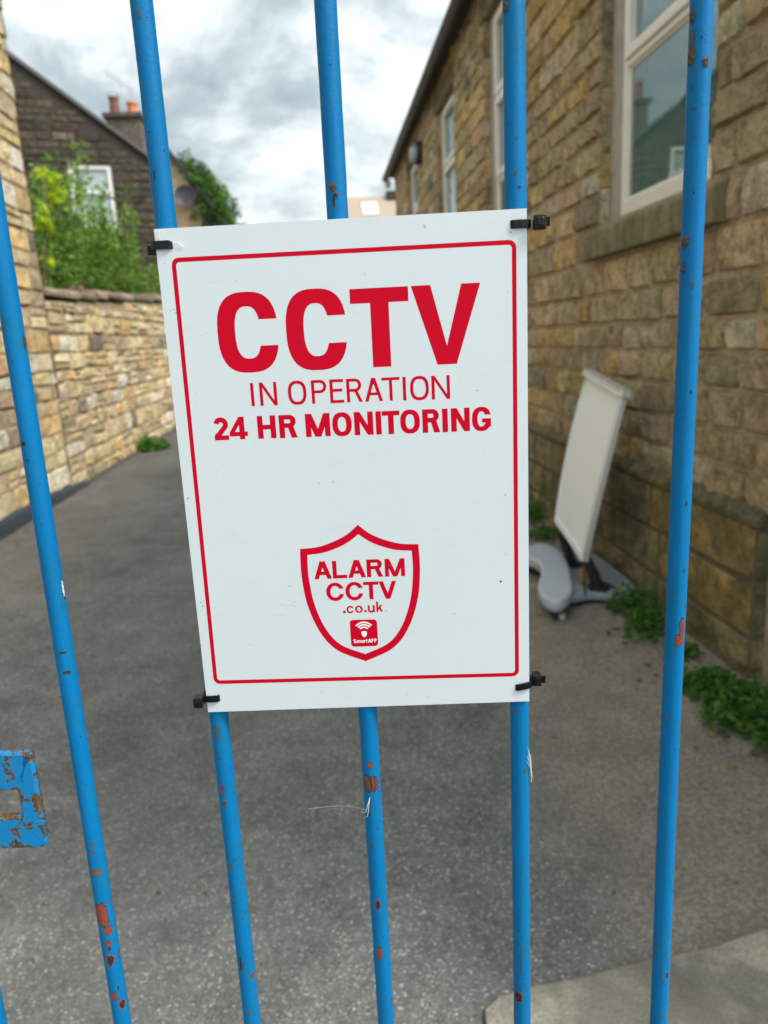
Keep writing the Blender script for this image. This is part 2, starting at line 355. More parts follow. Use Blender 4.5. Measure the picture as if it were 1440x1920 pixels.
def wall_face(mb, fr, u0, u1, zlev, wr, pal, rng, depth=.018, rough=.008, bev=.014, joint=.012, opens=(), keep=None, fine=lambda u: (4, 3), jit=.006, breakup=0.0):
    for z0, z1 in zip(zlev, zlev[1:]):
        spans = [(u0, u1)]
        for (a, b, c, d) in opens:
            if z1-.01 > c and z0+.01 < d:
                ns = []
                for s0, s1 in spans:
                    if b <= s0 or a >= s1: ns.append((s0, s1)); continue
                    if a > s0: ns.append((s0, a))
                    if b < s1: ns.append((b, s1))
                spans = ns
        for s0, s1 in spans:
            u = s0 - (rng.random()*.0)
            while u < s1-.02:
                L = rng.uniform(*wr)*min(1.3, max(.6, (z1-z0)/.15))
                e = min(u+L, s1)
                if s1-e < wr[0]*.4: e = s1
                if keep is None or keep((u+e)/2, (z0+z1)/2, u, e, z0, z1):
                    nu, nz = fine(u)
                    if breakup and rng.random() < breakup and z1-z0 > .1:
                        zm = z0+(z1-z0)*rng.uniform(.35, .65)
                        stone(mb, fr, u+joint/2, e-joint/2, z0+joint/2, zm-joint/2, depth, rough, pick(rng, pal), bev, nu, 2, rng, jit)
                        stone(mb, fr, u+joint/2, e-joint/2, zm+joint/2, z1-joint/2, depth, rough, pick(rng, pal), bev, nu, 2, rng, jit)
                    else:
                        stone(mb, fr, u+joint/2, e-joint/2, z0+joint/2, z1-joint/2, depth, rough, pick(rng, pal), bev, nu, nz, rng, jit)
                u = e
def levels(rng, z0, z1, a, b, marks=()):
    ms_ = sorted([z0, *marks, z1]); out_ = [z0]
    for lo, hi in zip(ms_, ms_[1:]):
        n = max(1, round((hi-lo)/((a+b)/2))); ws = [rng.uniform(a, b) for _ in range(n)]; t = sum(ws); z = lo
        for x in ws: z += x*(hi-lo)/t; out_.append(z)
    return out_

# ================================================================== setting
def sheet(x0, x1, y0, y1, nx, ny, zf):
    mb = MB(); ids = []
    for j in range(ny+1):
        ids.append([mb.av((x0+(x1-x0)*i/nx, y0+(y1-y0)*j/ny, zf(x0+(x1-x0)*i/nx, y0+(y1-y0)*j/ny))) for i in range(nx+1)])
    for j in range(ny):
        for i in range(nx): mb.face([ids[j][i], ids[j][i+1], ids[j+1][i+1], ids[j+1][i]])
    return mb
setting(sheet(-250, 250, -60, 400, 4, 4, lambda x, y: -.03), 'ground', M_soil)
def dz(x, y): return noise.noise(Vector((x*.9, y*.7, 3)))*.012 + (.0 if x < 1.0 else min(.04, (x-1.0)*.05))
setting(sheet(-2.78, 1.72, -3, 40, 45, 200, lambda x, y: dz(x, y)), 'driveway', M_asph, smooth=True)
mb = MB()
slab = [(.262, 1.325), (.30, 1.352), (.36, 1.365), (.5, 1.378), (.66, 1.405), (.82, 1.418), (.98, 1.455), (1.3, 1.49), (1.68, 1.54), (1.68, -1.2), (.16, -1.2), (.2, .9)]
mb.prism(slab, -.02, .016, lambda p: (p[0], p[1], p[2]))
setting(mb, 'concrete_apron', M_conc, bevel=.006)

# ================================================================== right-hand stone building
WX, PX = 1.69, 1.637
rng = random.Random(4)
bld = thing('stone_building', (WX+2, 8, 0), 'long brown sandstone building with white windows and black gutter right of the driveway', 'building')
Y0, Y1, ZT = .62, 15.75, 4.55
WINS = [(3.25, 4.54), (6.27, 7.56), (9.17, 10.46), (12.42, 13.72)]
WZ0, WZ1 = 2.03, 4.22
frR = lambda u, z, h: (WX-h, u, z)
palR = [(3, (.58, .44, .25)), (3, (.53, .415, .25)), (2, (.60, .44, .21)), (2, (.47, .37, .23)), (.5, (.33, .27, .18)), (1, (.62, .43, .18)), (1, (.62, .53, .37))]
lev = levels(rng, .70, ZT, .125, .185, (1.83, 2.03, WZ1))
sills = [(a-.14, b+.11, 1.83, 2.03) for a, b in WINS]
lint = [(a-.12, b+.12, WZ1, WZ1+.2) for a, b in WINS]
lev = [z for z in lev if not (WZ1+.02 < z < WZ1+.18)]; lev.append(WZ1+.2); lev.sort()
mb = MB()
mb.cur = (.2, .16, .1)
wall_face(mb, frR, Y0, Y1, lev, (.20, .42), palR, rng, .022, .016, .013, .016, [(a, b, WZ0, WZ1) for a, b in WINS] + sills + lint, None,
          lambda u: (7, 4) if u < 5.5 else (4, 3) if u < 8.5 else (3, 2), .007)
# mortar face around the openings, plus the other sides of the block
mb.m = 1
def mortar_panel(mb, fr, u0, u1, z0, z1, opens, h=-.003):
    us = sorted({u0, u1, *[o[0] for o in opens], *[o[1] for o in opens]}); zs = sorted({z0, z1, *[o[2] for o in opens], *[o[3] for o in opens]})
    for a, b in zip(us, us[1:]):
        for c, d in zip(zs, zs[1:]):
            um, zm = (a+b)/2, (c+d)/2
            if any(o[0] < um < o[1] and o[2] < zm < o[3] for o in opens): continue
            mb.poly([fr(a, c, h), fr(b, c, h), fr(b, d, h), fr(a, d, h)])
mortar_panel(mb, frR, Y0, Y1, -.1, ZT, [(a, b, WZ0, WZ1) for a, b in WINS])
mb.poly([(WX, Y0, -.1), (WX+5, Y0, -.1), (WX+5, Y0, ZT), (WX, Y0, ZT)]); mb.poly([(WX, Y1, -.1), (WX+5, Y1, -.1), (WX+5, Y1, ZT), (WX, Y1, ZT)])
mb.poly([(WX+5, Y0, -.1), (WX+5, Y1, -.1), (WX+5, Y1, ZT), (WX+5, Y0, ZT)])
for yy in (Y0, Y1): mb.poly([(WX, yy, ZT), (WX+5, yy, ZT), (WX+2.5, yy, ZT+1.6)])
walls = mb.build('wall', [M_stoneR, M_mortR], bld)
# lintels and jambs
for a, b in WINS:
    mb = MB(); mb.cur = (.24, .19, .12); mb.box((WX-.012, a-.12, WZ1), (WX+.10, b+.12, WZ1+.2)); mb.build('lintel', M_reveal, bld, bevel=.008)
# plinth
mb = MB(); palP = [(3, (.32, .27, .155)), (2, (.37, .30, .165)), (2, (.25, .22, .12)), (1, (.43, .29, .13))]
frP = lambda u, z, h: (PX-h, u, z)
PT = .665
wall_face(mb, frP, 2.67, Y1, [0.0, .20, .43, PT], (.35, .75), palP, rng, .010, .008, .016, .012, (), None, lambda u: (8, 4) if u < 6 else (4, 2), .006)
frE = lambda u, z, h: (u, 2.67-h, z)
wall_face(mb, frE, PX, WX+.03, [0.0, .20, .43, PT], (.35, .75), palP, rng, .004, .004, .01, .01, (), None, lambda u: (3, 4), .003)
mb.m = 1; mb.cur = (.12, .1, .06); mb.box((PX+.002, 2.672, -.1), (WX+.05, Y1, PT))
mb.m = 0; mb.cur = (.24, .2, .11)
k = 0; u = 2.655
while u < Y1:                                     # weathered chamfer stones on top of the plinth
    e = min(u+rng.uniform(.4, .8), Y1); mb.cur = pick(rng, [(1, (.27, .22, .13)), (1, (.21, .18, .1))])
    mb.prism([(PX-.012, PT+.002), (WX+.04, PT+.002), (WX+.04, PT+.075), (WX-.02, PT+.07), (PX-.012, PT+.025)], u+.004, e-.004, lambda p: (p[0], p[2], p[1])); u = e
mb.build('plinth', [M_plinth, M_mortP], bld)
# windows
FX = WX+.058                                       # face of the frames
for wi, (a, b) in enumerate(WINS):
    mb = MB(); mb.cur = (.30, .28, .24); mb.box((FX-.004, b-.15, WZ0+.003), (FX+.05, b-.002, WZ1-.002)); 
    for zz in (2.42, 2.72, 2.9, 3.4): mb.tube([(FX-.008, b-.05, zz), (FX-.002, b-.05, zz)], .006, 8)
    mb.box((FX-.010, b-.06, 2.3), (FX-.004, b-.012, 2.46)); 
    board = mb.build('timber_board', M_oldwood, bld, bevel=.003)
    mb = MB(); y0, y1 = a-.12, b-.152
    z0, z1 = WZ0+.02, WZ1-.005; r1, r2 = 2.80, 3.50; s = .058
    def rail(y_0, y_1, z_0, z_1, x_=0.0, d=.05): mb.box((FX+x_, y_0, z_0), (FX+x_+d, y_1, z_1))
    rail(y1-s, y1, z0, z1); rail(y0, y0+s, z0, z1)
    rail(y0+s, y1-s, z0, z0+.08); rail(y0+s, y1-s, z1-.05, z1); rail(y0+s, y1-s, r1, r1+.035); rail(y0+s, y1-s, r2, r2+.035)
    for lo, hi in ((r1+.036, r2-.001), (r2+.036, z1-.051)):     # opening sashes stand proud
        rail(y1-s-.05, y1-s+.012, lo, hi, -.016, .05); rail(y0+s-.012, y0+s+.05, lo, hi, -.016, .05)
        rail(y0+s+.05, y1-s-.05, lo, lo+.055, -.016, .05); rail(y0+s+.05, y1-s-.05, hi-.055, hi, -.016, .05)
    rail(y0+s, y1-s, z0+.08, z0+.093, .012, .03); rail(y1-s-.014, y1-s, z0+.093, r1, .012, .03); rail(y0+s, y1-s-.014, r1-.014, r1, .012, .03)
    frame = mb.build('window', M_upvc, bld, bevel=.006)
    for lo, hi in ((z0+.07, r1), (r1+.08, r2-.05), (r2+.08, z1-.1)):
        mb = MB(); mb.box((FX+.022, y0+s, lo), (FX+.03, y1-s, hi)); mb.build('pane', M_glass, frame)
    mb = MB(); mb.cur = (.20, .15, .08)
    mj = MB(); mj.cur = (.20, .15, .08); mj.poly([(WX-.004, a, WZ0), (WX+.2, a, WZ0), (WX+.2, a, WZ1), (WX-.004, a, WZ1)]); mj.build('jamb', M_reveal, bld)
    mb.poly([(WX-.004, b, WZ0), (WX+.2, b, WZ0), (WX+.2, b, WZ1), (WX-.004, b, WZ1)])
    zz = WZ0; 
    while zz < WZ1-.05:
        h_ = rng.uniform(.14, .22); t_ = min(zz+h_, WZ1); mb.cur = pick(rng, palR); mb.box((WX-.002, b-.004, zz+.004), (FX-.006, b+.02, t_-.004)); zz = t_
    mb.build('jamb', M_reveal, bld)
    mb = MB()                                       # sloping stone sill
    frs = lambda p: (p[0], p[2], p[1])
    mb.prism([(WX-.066, 1.84), (WX+.10, 1.84), (WX+.10, 2.052), (FX-.002, 2.045), (WX-.06, 1.99), (WX-.068, 1.98)], a-.145, b+.115, frs)
    for i, v in enumerate(mb.v): pass
    mb.build('sill', M_sill, bld, bevel=.008)
# eaves
mb = MB(); mb.box((1.53, Y0-.1, ZT-.03), (WX+.05, Y1+.12, ZT-.005)); mb.build('soffit', M_soffit, bld)
mb = MB()
prof = [(1.53+.065*math.cos(t), ZT-.03+.075*math.sin(t)) for t in [math.pi+math.pi*i/8 for i in range(9)]]; prof2 = [(1.53+.055*math.cos(t), ZT-.025+.062*math.sin(t)) for t in [2*math.pi-math.pi*i/8 for i in range(9)]]
mb.prism([(x-.02, z) for x, z in prof] + [(x-.02, z) for x, z in prof2], Y0-.1, Y1+.15, lambda p: (p[0], p[2], p[1])); mb.build('gutter', M_gutter, bld)
mb = MB(); mb.prism([(1.50, ZT+.005), (WX+2.5, ZT+1.65), (WX+5.2, ZT-.05), (WX+5.2, ZT+.02), (WX+2.5, ZT+1.74), (1.50, ZT+.06)], Y0-.12, Y1+.14, lambda p: (p[0], p[2], p[1])); mb.build('roof', M_slate, bld)
mb = MB(); mb.box((1.50, Y1+.02, ZT-.22), (1.60, Y1+.10, ZT-.08)); mb.build('eaves_end_cap', M_upvc, bld)
# round light on the wall
lamp = thing('wall_light', (WX, 11.85, 4.02), 'round dark bulkhead light high on the stone building beyond the nearer windows', 'wall light')
mb = MB(); cx = Vector((WX, 11.85, 4.07)); n = 20
def disc_stack(mb, c, ax, prof, n=20):
    ax = Vector(ax).normalized(); u = ax.orthogonal().normalized(); v = ax.cross(u); rings = []
    for d, r in prof: rings.append([mb.av(c + ax*d + (u*math.cos(2*math.pi*k/n)+v*math.sin(2*math.pi*k/n))*r) for k in range(n)])
    for a, b in zip(rings, rings[1:]):
        for k in range(n): mb.face([a[k], a[(k+1) % n], b[(k+1) % n], b[k]])
    mb.face(rings[0][::-1]); mb.face(rings[-1])
disc_stack(mb, cx, (-1, -.25, 0), [(0, .155), (.09, .165), (.12, .15), (.125, .03)]); mb.build('housing', M_lampb, lamp, smooth=False, bevel=.005)
mb = MB(); disc_stack(mb, cx+Vector((-.125, -.03, -.02)), (-1, -.25, 0), [(0, .12), (.04, .10), (.06, .05)]); mb.build('lens', M_grey, lamp)

# ================================================================== left boundary wall
rng = random.Random(11)
LX = -2.75
palL = [(3, (.62, .49, .28)), (2, (.52, .40, .25)), (2, (.68, .56, .36)), (1, (.42, .33, .22)), (1, (.62, .43, .21)), (.7, (.68, .62, .48)), (.3, (.25, .21, .16))]
bw = thing('boundary_wall', (LX-.2, 15, 0), 'pale coursed rubble boundary wall with flat coping along the left of the driveway', 'wall')
ztop = lambda y: 1.98 + (y-8.1)*.042
frL = lambda u, z, h: (LX+h, u, z)
mb = MB()
levL = levels(rng, .0, 2.8, .10, .26)
wall_face(mb, frL, 8.1, 26, levL, (.14, .50), palL, rng, .028, .02, .016, .016, (), lambda uc, zc, u, e, z0, z1: z1 < ztop(uc)+.03, lambda u: (4, 3) if u < 14 else (3, 2), .02, .38)
mb.m = 1; mb.cur = (1, 1, 1)
mb.prism([(8.1, -.1), (26, -.1), (26, ztop(26)), (8.1, ztop(8.1))], LX-.35, LX+.002, lambda p: (p[2], p[0], p[1]))
mb.build('stonework', [M_stoneL, M_mortL], bw)
mb = MB(); u = 8.12
while u < 26:
    e = u+rng.uniform(.45, .9); zz = ztop((u+e)/2)+rng.uniform(.02, .05); t_ = rng.uniform(.07, .10); ov = rng.uniform(.02, .07)
    if u < 8.3: zz += .02
    mb.cur = pick(rng, [(1, (.36, .27, .19)), (1, (.27, .21, .15)), (1, (.2, .16, .12))])
    mb.prism([(LX-.38, zz), (LX+ov, zz-.005), (LX+ov+.01, zz+t_*.5), (LX+ov-.01, zz+t_), (LX-.38, zz+t_)], u+.004, e-.004, lambda p: (p[0], p[2], p[1])); u = e
mb.build('coping', M_stoneL, bw, bevel=.012)
# neighbouring tall building, near left
sb = thing('side_building', (LX-2, 4.4, 0), 'tall pale sandstone building edge with rough quoins at the far left', 'building')
mb = MB(); levS = levels(rng, .09, 6.4, .13, .24)
wall_face(mb, frL, .6, 8.08, levS, (.22, .5), palL, rng, .020, .014, .014, .014, (), None, lambda u: (5, 3) if u > 5 else (3, 2), .014, .12)
for z0, z1 in zip(levS, levS[1:]):                # ragged quoins on the end
    stone(mb, lambda u, z, h: (u, 8.085+h, z), LX-.3+rng.uniform(-.1, .1), LX+.02, z0+.005, z1-.005, .02, .012, pick(rng, palL + [(2.2, (.12, .105, .085))]), .012, 4, 3, rng, .01)
mb.m = 1; mb.box((LX-4, .6, -.1), (LX+.002, 8.085, 6.4))
mb.build('stonework', [M_pier, M_mortL], sb)
mb = MB(); mb.prism([(LX+.25, 6.35), (LX+.25, 6.45), (LX-2, 7.9), (LX-4.2, 6.45), (LX-4.2, 6.35), (LX-2, 7.8)], .5, 7.95, lambda p: (p[0], p[2], p[1])); mb.build('roof', M_slate, sb)
M_tar = plain('blue_black_tar', (.022, .028, .038), .6, .3, 10, .004)
mb = MB(); rw_ = []
for i in range(161):
    y = .6+8.0*i/160; n1_ = noise.noise(Vector((0, y*4, 5)))*.02 + noise.noise(Vector((0, y*17, 2)))*.008; tp = max(.03, (.135 if y < 7.2 else .135-(y-7.2)*.06)+n1_)
    rw_.append([mb.av((LX+a_, y, b_)) for a_, b_ in ((.07+n1_, -.03), (.052+n1_*.5, tp*.75), (.035, tp), (-.02, tp+.012))])
for A_, B_ in zip(rw_, rw_[1:]):
    for j in range(3): mb.face([A_[j], B_[j], B_[j+1], A_[j+1]])
mb.build('damp_strip', M_tar, sb, smooth=True)
mb = MB(); mb.prism([(LX-.01, -.02), (LX+.055, -.02), (LX+.05, .05), (LX-.01, .07)], 8.7, 26, lambda p: (p[0], p[2], p[1])); mb.build('footing', plain('dark_footing', (.10, .085, .065), .95, .5, 3, .01), bw, bevel=.01)

# ================================================================== foliage helper
def leaf(mb, p, size, rng, col, flat=.0):
    d = Vector((rng.gauss(0, 1), rng.gauss(0, 1), rng.gauss(0, .6)-.2)).normalized()
    nn = Vector((rng.gauss(0, 1), rng.gauss(0, 1), rng.gauss(0, 1)+flat)).normalized(); s = d.cross(nn)
    if s.length < .1: return
    s.normalize(); nn = s.cross(d)
    a = mb.av(p, col); b = mb.av(p+d*size*.45+s*size*.3+nn*size*.08, col); c = mb.av(p+d*size, col); e = mb.av(p+d*size*.45-s*size*.3+nn*size*.08, col)
    mb.face([a, b, c]); mb.face([a, c, e])
def gcol(rng, base, var=.35):
    k = rng.uniform(1-var, 1+var); return (base[0]*k*rng.uniform(.8, 1.3), base[1]*k, base[2]*k*rng.uniform(.7, 1.2))
def clump(mb, c, r, n, size, rng, base, shell=.5):
    c = Vector(c)
    for _ in range(n):
        v = Vector((rng.gauss(0, 1), rng.gauss(0, 1), rng.gauss(0, 1))).normalized()*(shell+(1-shell)*rng.random())
        leaf(mb, c + Vector((v.x*r[0], v.y*r[1], v.z*r[2])), size*rng.uniform(.6, 1.3), rng, gcol(rng, base))

# ---- shrub, vine and flowers behind the boundary wall
rng = random.Random(21)
sh = thing('shrub', (-3.3, 12.2, 1.2), 'airy light green shrub leaning over the boundary wall in front of the dark house', 'shrub')
mb = MB(); mt = MB()
for k in range(46):
    y = rng.uniform(9.6, 15.0); x0 = -3.15-rng.random()*.5; hgt = rng.uniform(2.6, 3.9) + (.35 if 10.8 < y < 14.6 else 0)
    tip = Vector((x0+rng.uniform(-.25, .35), y+rng.uniform(-.7, .7), hgt)); base = Vector((x0-.2, y, 1.2)); mid = (base+tip)/2+Vector((rng.uniform(-.15, .15), rng.uniform(-.2, .2), .2))
    mt.tube([base, mid, tip], [.018, .011, .004], 5)
    for j in range(15):
        t = .3+.7*j/14; p = base*(1-t)**2+mid*2*t*(1-t)+tip*t*t
        clump(mb, p, (.16, .16, .12), 15, .075, rng, (.13, .21, .045) if rng.random() < .7 else (.07, .13, .03), .1)
for k in range(95):
    y = rng.uniform(9.6, 15.2); clump(mb, (-3.2+rng.uniform(-.25, .2), y, rng.uniform(2.0, 3.0 + (.25 if 11 < y < 13.5 else 0))), (.24, .3, .2), 42, .072, rng, (.085, .15, .03) if rng.random() < .6 else (.05, .10, .02), .2)
mt.build('stem', M_bark, sh); mb.build('foliage', M_leaf, sh)
vn = thing('vine', (-2.98, 9.2, 1.5), 'yellow green large leaved vine beside the tall building corner behind the wall', 'plant')
mb = MB(); mt = MB(); mt.cur = (.1, .16, .04); mt.tube([(-3.0, 8.7, 1.5), (-2.95, 8.9, 2.5), (-2.97, 9.35, 3.3), (-2.96, 9.5, 3.55)], [.012, .01, .008, .004], 6)
for c, r, n in (((-2.95, 9.45, 3.42), (.10, .14, .13), 42), ((-2.92, 9.6, 3.28), (.07, .1, .06), 24), ((-2.95, 9.45, 3.22), (.06, .08, .05), 16), ((-2.93, 9.0, 2.86), (.08, .1, .09), 34), ((-2.93, 8.9, 2.45), (.04, .05, .05), 8), ((-2.95, 9.1, 3.05), (.06, .08, .1), 10)):
    clump(mb, c, r, n, .11, rng, (.27, .34, .025), .2)
mt.build('stem', M_bark, vn); mb.build('foliage', M_leaf, vn)
fl = thing('flowers', (-2.95, 9.6, 1.8), 'small pink flowers above the wall coping under the shrub', 'flowers')
mb = MB(); mt = MB(); mt.cur = (.06, .11, .03)
for k in range(9):
    p = Vector((-2.93+rng.uniform(-.04, .05), rng.uniform(9.0, 10.4), 2.12+rng.uniform(-.02, .14))); mt.tube([(p.x-.02, p.y, 1.9), p], .003, 4); clump(mb, p, (.035, .04, .035), 14, .035, rng, (.42, .16, .34), .2)
mt.build('stem', M_leaf, fl); mb.build('blossom', M_leaf, fl)

# ================================================================== dark gabled house behind
rng = random.Random(31)
hs = thing('gabled_house', (-5.2, 16.6, 0), 'dark sooty stone house with a sloping gable, chimney and one white window at the left', 'house')
O = Vector((-3.03, 16.0, 0)); U = Vector((-.9683, -.2498, 0)); Nn = Vector((.2498, -.9683, 0)); B = -Nn      # along the gable (leftwards), outward, back
frH = lambda u, z, h: tuple(O + U*u + Nn*h + Vector((0, 0, z)))
EZ, SL = 5.03, (6.68-5.03)/2.235; AP = 2.55
zroof = lambda u: EZ + SL*(u if u < AP else 2*AP-u)
wo = (.75, 1.53, 3.78, 4.93)
palH = [(3, (.085, .070, .048)), (2, (.10, .082, .055)), (2, (.07, .058, .044)), (1, (.125, .10, .066)), (1, (.055, .046, .038))]
mb = MB()
wall_face(mb, frH, 0, 2*AP, levels(rng, 1.4, 7.0, .10, .18, (wo[2], wo[3])), (.2, .55), palH, rng, .02, .012, .02, .015, [wo], lambda uc, zc, u, e, z0, z1: z1 < min(zroof(u), zroof(e))-.02, lambda u: (3, 2), .01)
mb.m = 1
us = [0, wo[0], wo[1], AP, 2*AP]
for a, b in zip(us, us[1:]):
    if a == wo[0]:
        mb.poly([frH(a, 0, 0), frH(b, 0, 0), frH(b, wo[2], 0), frH(a, wo[2], 0)]); mb.poly([frH(a, wo[3], 0), frH(b, wo[3], 0), frH(b, zroof(b)-.02, 0), frH(a, zroof(a)-.02, 0)])
    else: mb.poly([frH(a, 0, 0), frH(b, 0, 0), frH(b, zroof(b)-.02, 0), frH(a, zroof(a)-.02, 0)])
D = 6.0
for u in (0, 2*AP): mb.poly([frH(u, 0, 0), frH(u, 0, -D), frH(u, zroof(u)-.02, -D), frH(u, zroof(u)-.02, 0)])
mb.poly([frH(0, 0, -D), frH(2*AP, 0, -D), frH(2*AP, zroof(2*AP)-.02, -D), frH(AP, zroof(AP)-.02, -D), frH(0, zroof(0)-.02, -D)])
mb.build('wall', [M_sooty, M_mortS], hs)
mb = MB()
rp = [(-.12, zroof(-.12)), (AP, zroof(AP)), (2*AP+.12, zroof(2*AP+.12)), (2*AP+.12, zroof(2*AP+.12)+.07), (AP, zroof(AP)+.08), (-.12, zroof(-.12)+.07)]
mb.prism(rp, -D-.05, .07, lambda p: frH(p[0], p[1], p[2])); mb.build('roof', M_slate, hs)
mb = MB()
def hbox(mb, u0, u1, z0, z1, h0, h1): mb.box((u0, z0, h0), (u1, z1, h1), lambda p: frH(p[0], p[1], p[2]))
a, b, c, d = wo
hbox(mb, a, a+.08, c, d, -.12, -.03); hbox(mb, b-.08, b, c, d, -.12, -.03); hbox(mb, a+.08, b-.08, c, c+.09, -.12, -.03); hbox(mb, a+.08, b-.08, d-.08, d, -.12, -.03); hbox(mb, a+.08, b-.08, c+.62, c+.69, -.12, -.02)
hw = mb.build('window', M_upvc, hs)
mb = MB(); hbox(mb, a+.06, b-.06, c+.06, d-.06, -.10, -.08); mb.build('pane', M_glass_far, hw)
mb = MB(); mb.cur = (.2, .17, .12); hbox(mb, a-.08, b+.08, c-.14, c-.003, -.1, .06); mb.build('sill', M_sooty, hs)
# chimney
mb = MB(); mb.cur = (.13, .11, .085)
ch = MB(); ch.cur = (.13, .108, .08)
ch.box((-4.27, 18.0, 4.6), (-3.55, 18.7, 6.33)); ch.cur = (.10, .085, .07); ch.box((-4.33, 17.94, 6.332), (-3.49, 18.76, 6.44)); chim = ch.build('chimney', M_sooty, hs, bevel=.02)
mb = MB(); disc_stack(mb, Vector((-4.12, 18.3, 6.44)), (0, 0, 1), [(0, .115), (.32, .095), (.34, .115), (.38, .11)], 12)
for k in range(8): t = 2*math.pi*k/8; mb.tube([(-4.12+.1*math.cos(t), 18.3+.1*math.sin(t), 6.8), (-4.12+.13*math.cos(t), 18.3+.13*math.sin(t), 6.9)], .008, 4)
mb.build('chimney_pot', M_terra2, chim)
mb = MB(); disc_stack(mb, Vector((-3.74, 18.3, 6.44)), (0, 0, 1), [(0, .12), (.2, .10), (.22, .125), (.27, .12)], 12); mb.build('chimney_pot', M_terra, chim)
ae = thing('television_aerial', (-3.95, 18.35, 6.4), 'thin television aerial on the chimney of the dark house', 'aerial')
mb = MB(); mb.tube([(-3.93, 18.35, 6.4), (-3.95, 18.35, 7.08)], .012, 5); mb.tube([(-4.22, 18.3, 7.32), (-3.72, 18.4, 6.98)], .01, 5)
for k in range(7):
    t = k/6; c = Vector((-4.20+.46*t, 18.3+.1*t, 7.31-.31*t)); mb.tube([c+Vector((.03, -.1, .07)), c-Vector((.03, -.1, .07))], .006, 4)
mb.build('mast', M_grey, ae)

# ================================================================== ivy covered house
rng = random.Random(41)
iv = thing('ivy_covered_house', (-4.3, 25.8, 0), 'warm stone gable end with sloping dark verge half buried in ivy beyond the dark house', 'house')
mb = MB(); gz = lambda x: 7.30-1.35*abs(x+4.3)
mb.prism([(-5.9, 0), (-2.75, 0), (-2.75, gz(-2.75)), (-4.3, 7.30), (-5.9, gz(-5.9))], 25.0, 30, lambda p: (p[0], p[2], p[1])); mb.build('wall', M_warm, iv)
mb = MB(); mb.prism([(-6.0, gz(-6.0)+.01), (-4.3, 7.31), (-2.6, gz(-2.6)+.01), (-2.6, gz(-2.6)+.2), (-4.3, 7.52), (-6.0, gz(-6.0)+.2)], 24.8, 30.1, lambda p: (p[0], p[2], p[1])); mb.build('roof', M_gutter, iv)
ivy = thing('ivy', (-3.0, 25.2, 0), 'dense dark green ivy mass spilling over the roof of the warm stone gable', 'climbing plant')
mb = MB(); cores = []
def on(px_x, z): return (px_x, z)
outline = [(-4.15, 7.0), (-3.95, 6.95), (-3.7, 6.85), (-3.45, 6.7), (-3.2, 6.45), (-2.95, 6.15), (-2.75, 5.8), (-2.6, 5.4), (-2.5, 5.0), (-2.45, 4.5), (-2.45, 4.0), (-2.5, 3.3), (-2.5, 2.5)]
for (x, z) in [(x+.16, z+.18) for x, z in outline]:
    for k in range(6):
        t = k/5; c = (x+(-3.05-x)*t*.85+rng.uniform(-.1, .1), 25.3+rng.uniform(-.1, .6), z-.15+(-.9*t if z > 4.5 else 0)+rng.uniform(-.12, .12))
        if -3.42 < c[0] < -3.02 and 4.55 < c[2] < 5.75: continue
        clump(mb, c, (.28, .35, .28), 170, .10, rng, (.065, .125, .028) if rng.random() < .6 else (.035, .075, .02), .55)
for k in range(26):
    clump(mb, (-3.5+rng.uniform(-.12, .2), 24.9+rng.uniform(-.04, .05), rng.uniform(2.6, 6.1)), (.15, .1, .2), 60, .09, rng, (.10, .16, .06), .3)
for k in range(10): clump(mb, (rng.uniform(-3.0, -2.7), 24.8, rng.uniform(4.2, 5.8)), (.2, .15, .3), 110, .1, rng, (.05, .10, .025), .4)
for k in range(34):
    x = rng.uniform(-3.75, -2.55); clump(mb, (x, rng.uniform(24.85, 25.5), gz(x)+.25+rng.uniform(-.12, .12)), (.2, .25, .14), 90, .1, rng, (.065, .125, .028) if rng.random() < .6 else (.035, .075, .02), .4)
mb.build('foliage', M_leaf, ivy)
for k in range(4):
    mb = MB(); mb.tube([(-3.1+.12*k, 25.1, 0), (-3.15+.13*k, 25.05, 3), (-3.2+.15*k, 25.1, 5.6)], [.05, .04, .015], 5); mb.build('stem', M_bark, ivy)
mb = MB(); mb.box((-3.38, 24.93, 4.7), (-3.02, 25.0, 5.7)); mb.build('window', plain('dark_opening', (.008, .012, .012), .5), iv)
sd = thing('satellite_dish', (-3.80, 24.9, 5.9), 'round dark satellite dish on the warm stone gable beside the ivy', 'satellite dish')
mb = MB(); disc_stack(mb, Vector((-3.78, 24.70, 5.93)), (.15, -1, .1), [(-.08, .05), (-.06, .18), (.0, .315), (.012, .32), (-.03, .18), (-.045, .02)], 20); mb.build('reflector', plain('dark_grey_dish', (.022, .02, .024), .5), sd)
mb = MB(); mb.tube([(-3.8, 25.0, 5.7), (-3.8, 24.8, 5.75), (-3.78, 24.77, 5.93)], .02, 6); mb.tube([(-3.78, 24.72, 5.65), (-3.74, 24.42, 5.8)], .01, 5); mb.build('bracket', M_gutter, sd)

# ================================================================== beige roof far away
fh = thing('beige_house', (3.2, 42, 0), 'distant beige house with tan tiled roof and one bright roof window', 'house')
mb = MB(); mb.box((1.7, 40.4, 0), (9, 46, 6.2)); mb.build('wall', M_tan, fh)
mb = MB(); mb.prism([(40.0, 6.15), (43.2, 8.78), (46.4, 6.15), (46.4, 6.3), (43.2, 8.93), (40.0, 6.3)], 1.55, 9.3, lambda p: (p[2], p[0], p[1])); fr_ = mb.build('roof', M_roof_tan, fh)
mb = MB(); 
def rf(x, t, h): return (x, 40.0+3.2*t-h*.63, 6.3+2.63*t+h*.77)
mb.box((2.72, .56, .0), (3.52, .83, .06), lambda p: rf(*p)); rw = mb.build('roof_window', M_upvc, fh)
mb = MB(); mb.box((2.78, .58, .062), (3.46, .81, .07), lambda p: rf(*p)); mb.build('pane', glass('skylight_glass', (.6, .65, .66), .05, 1.9), rw)
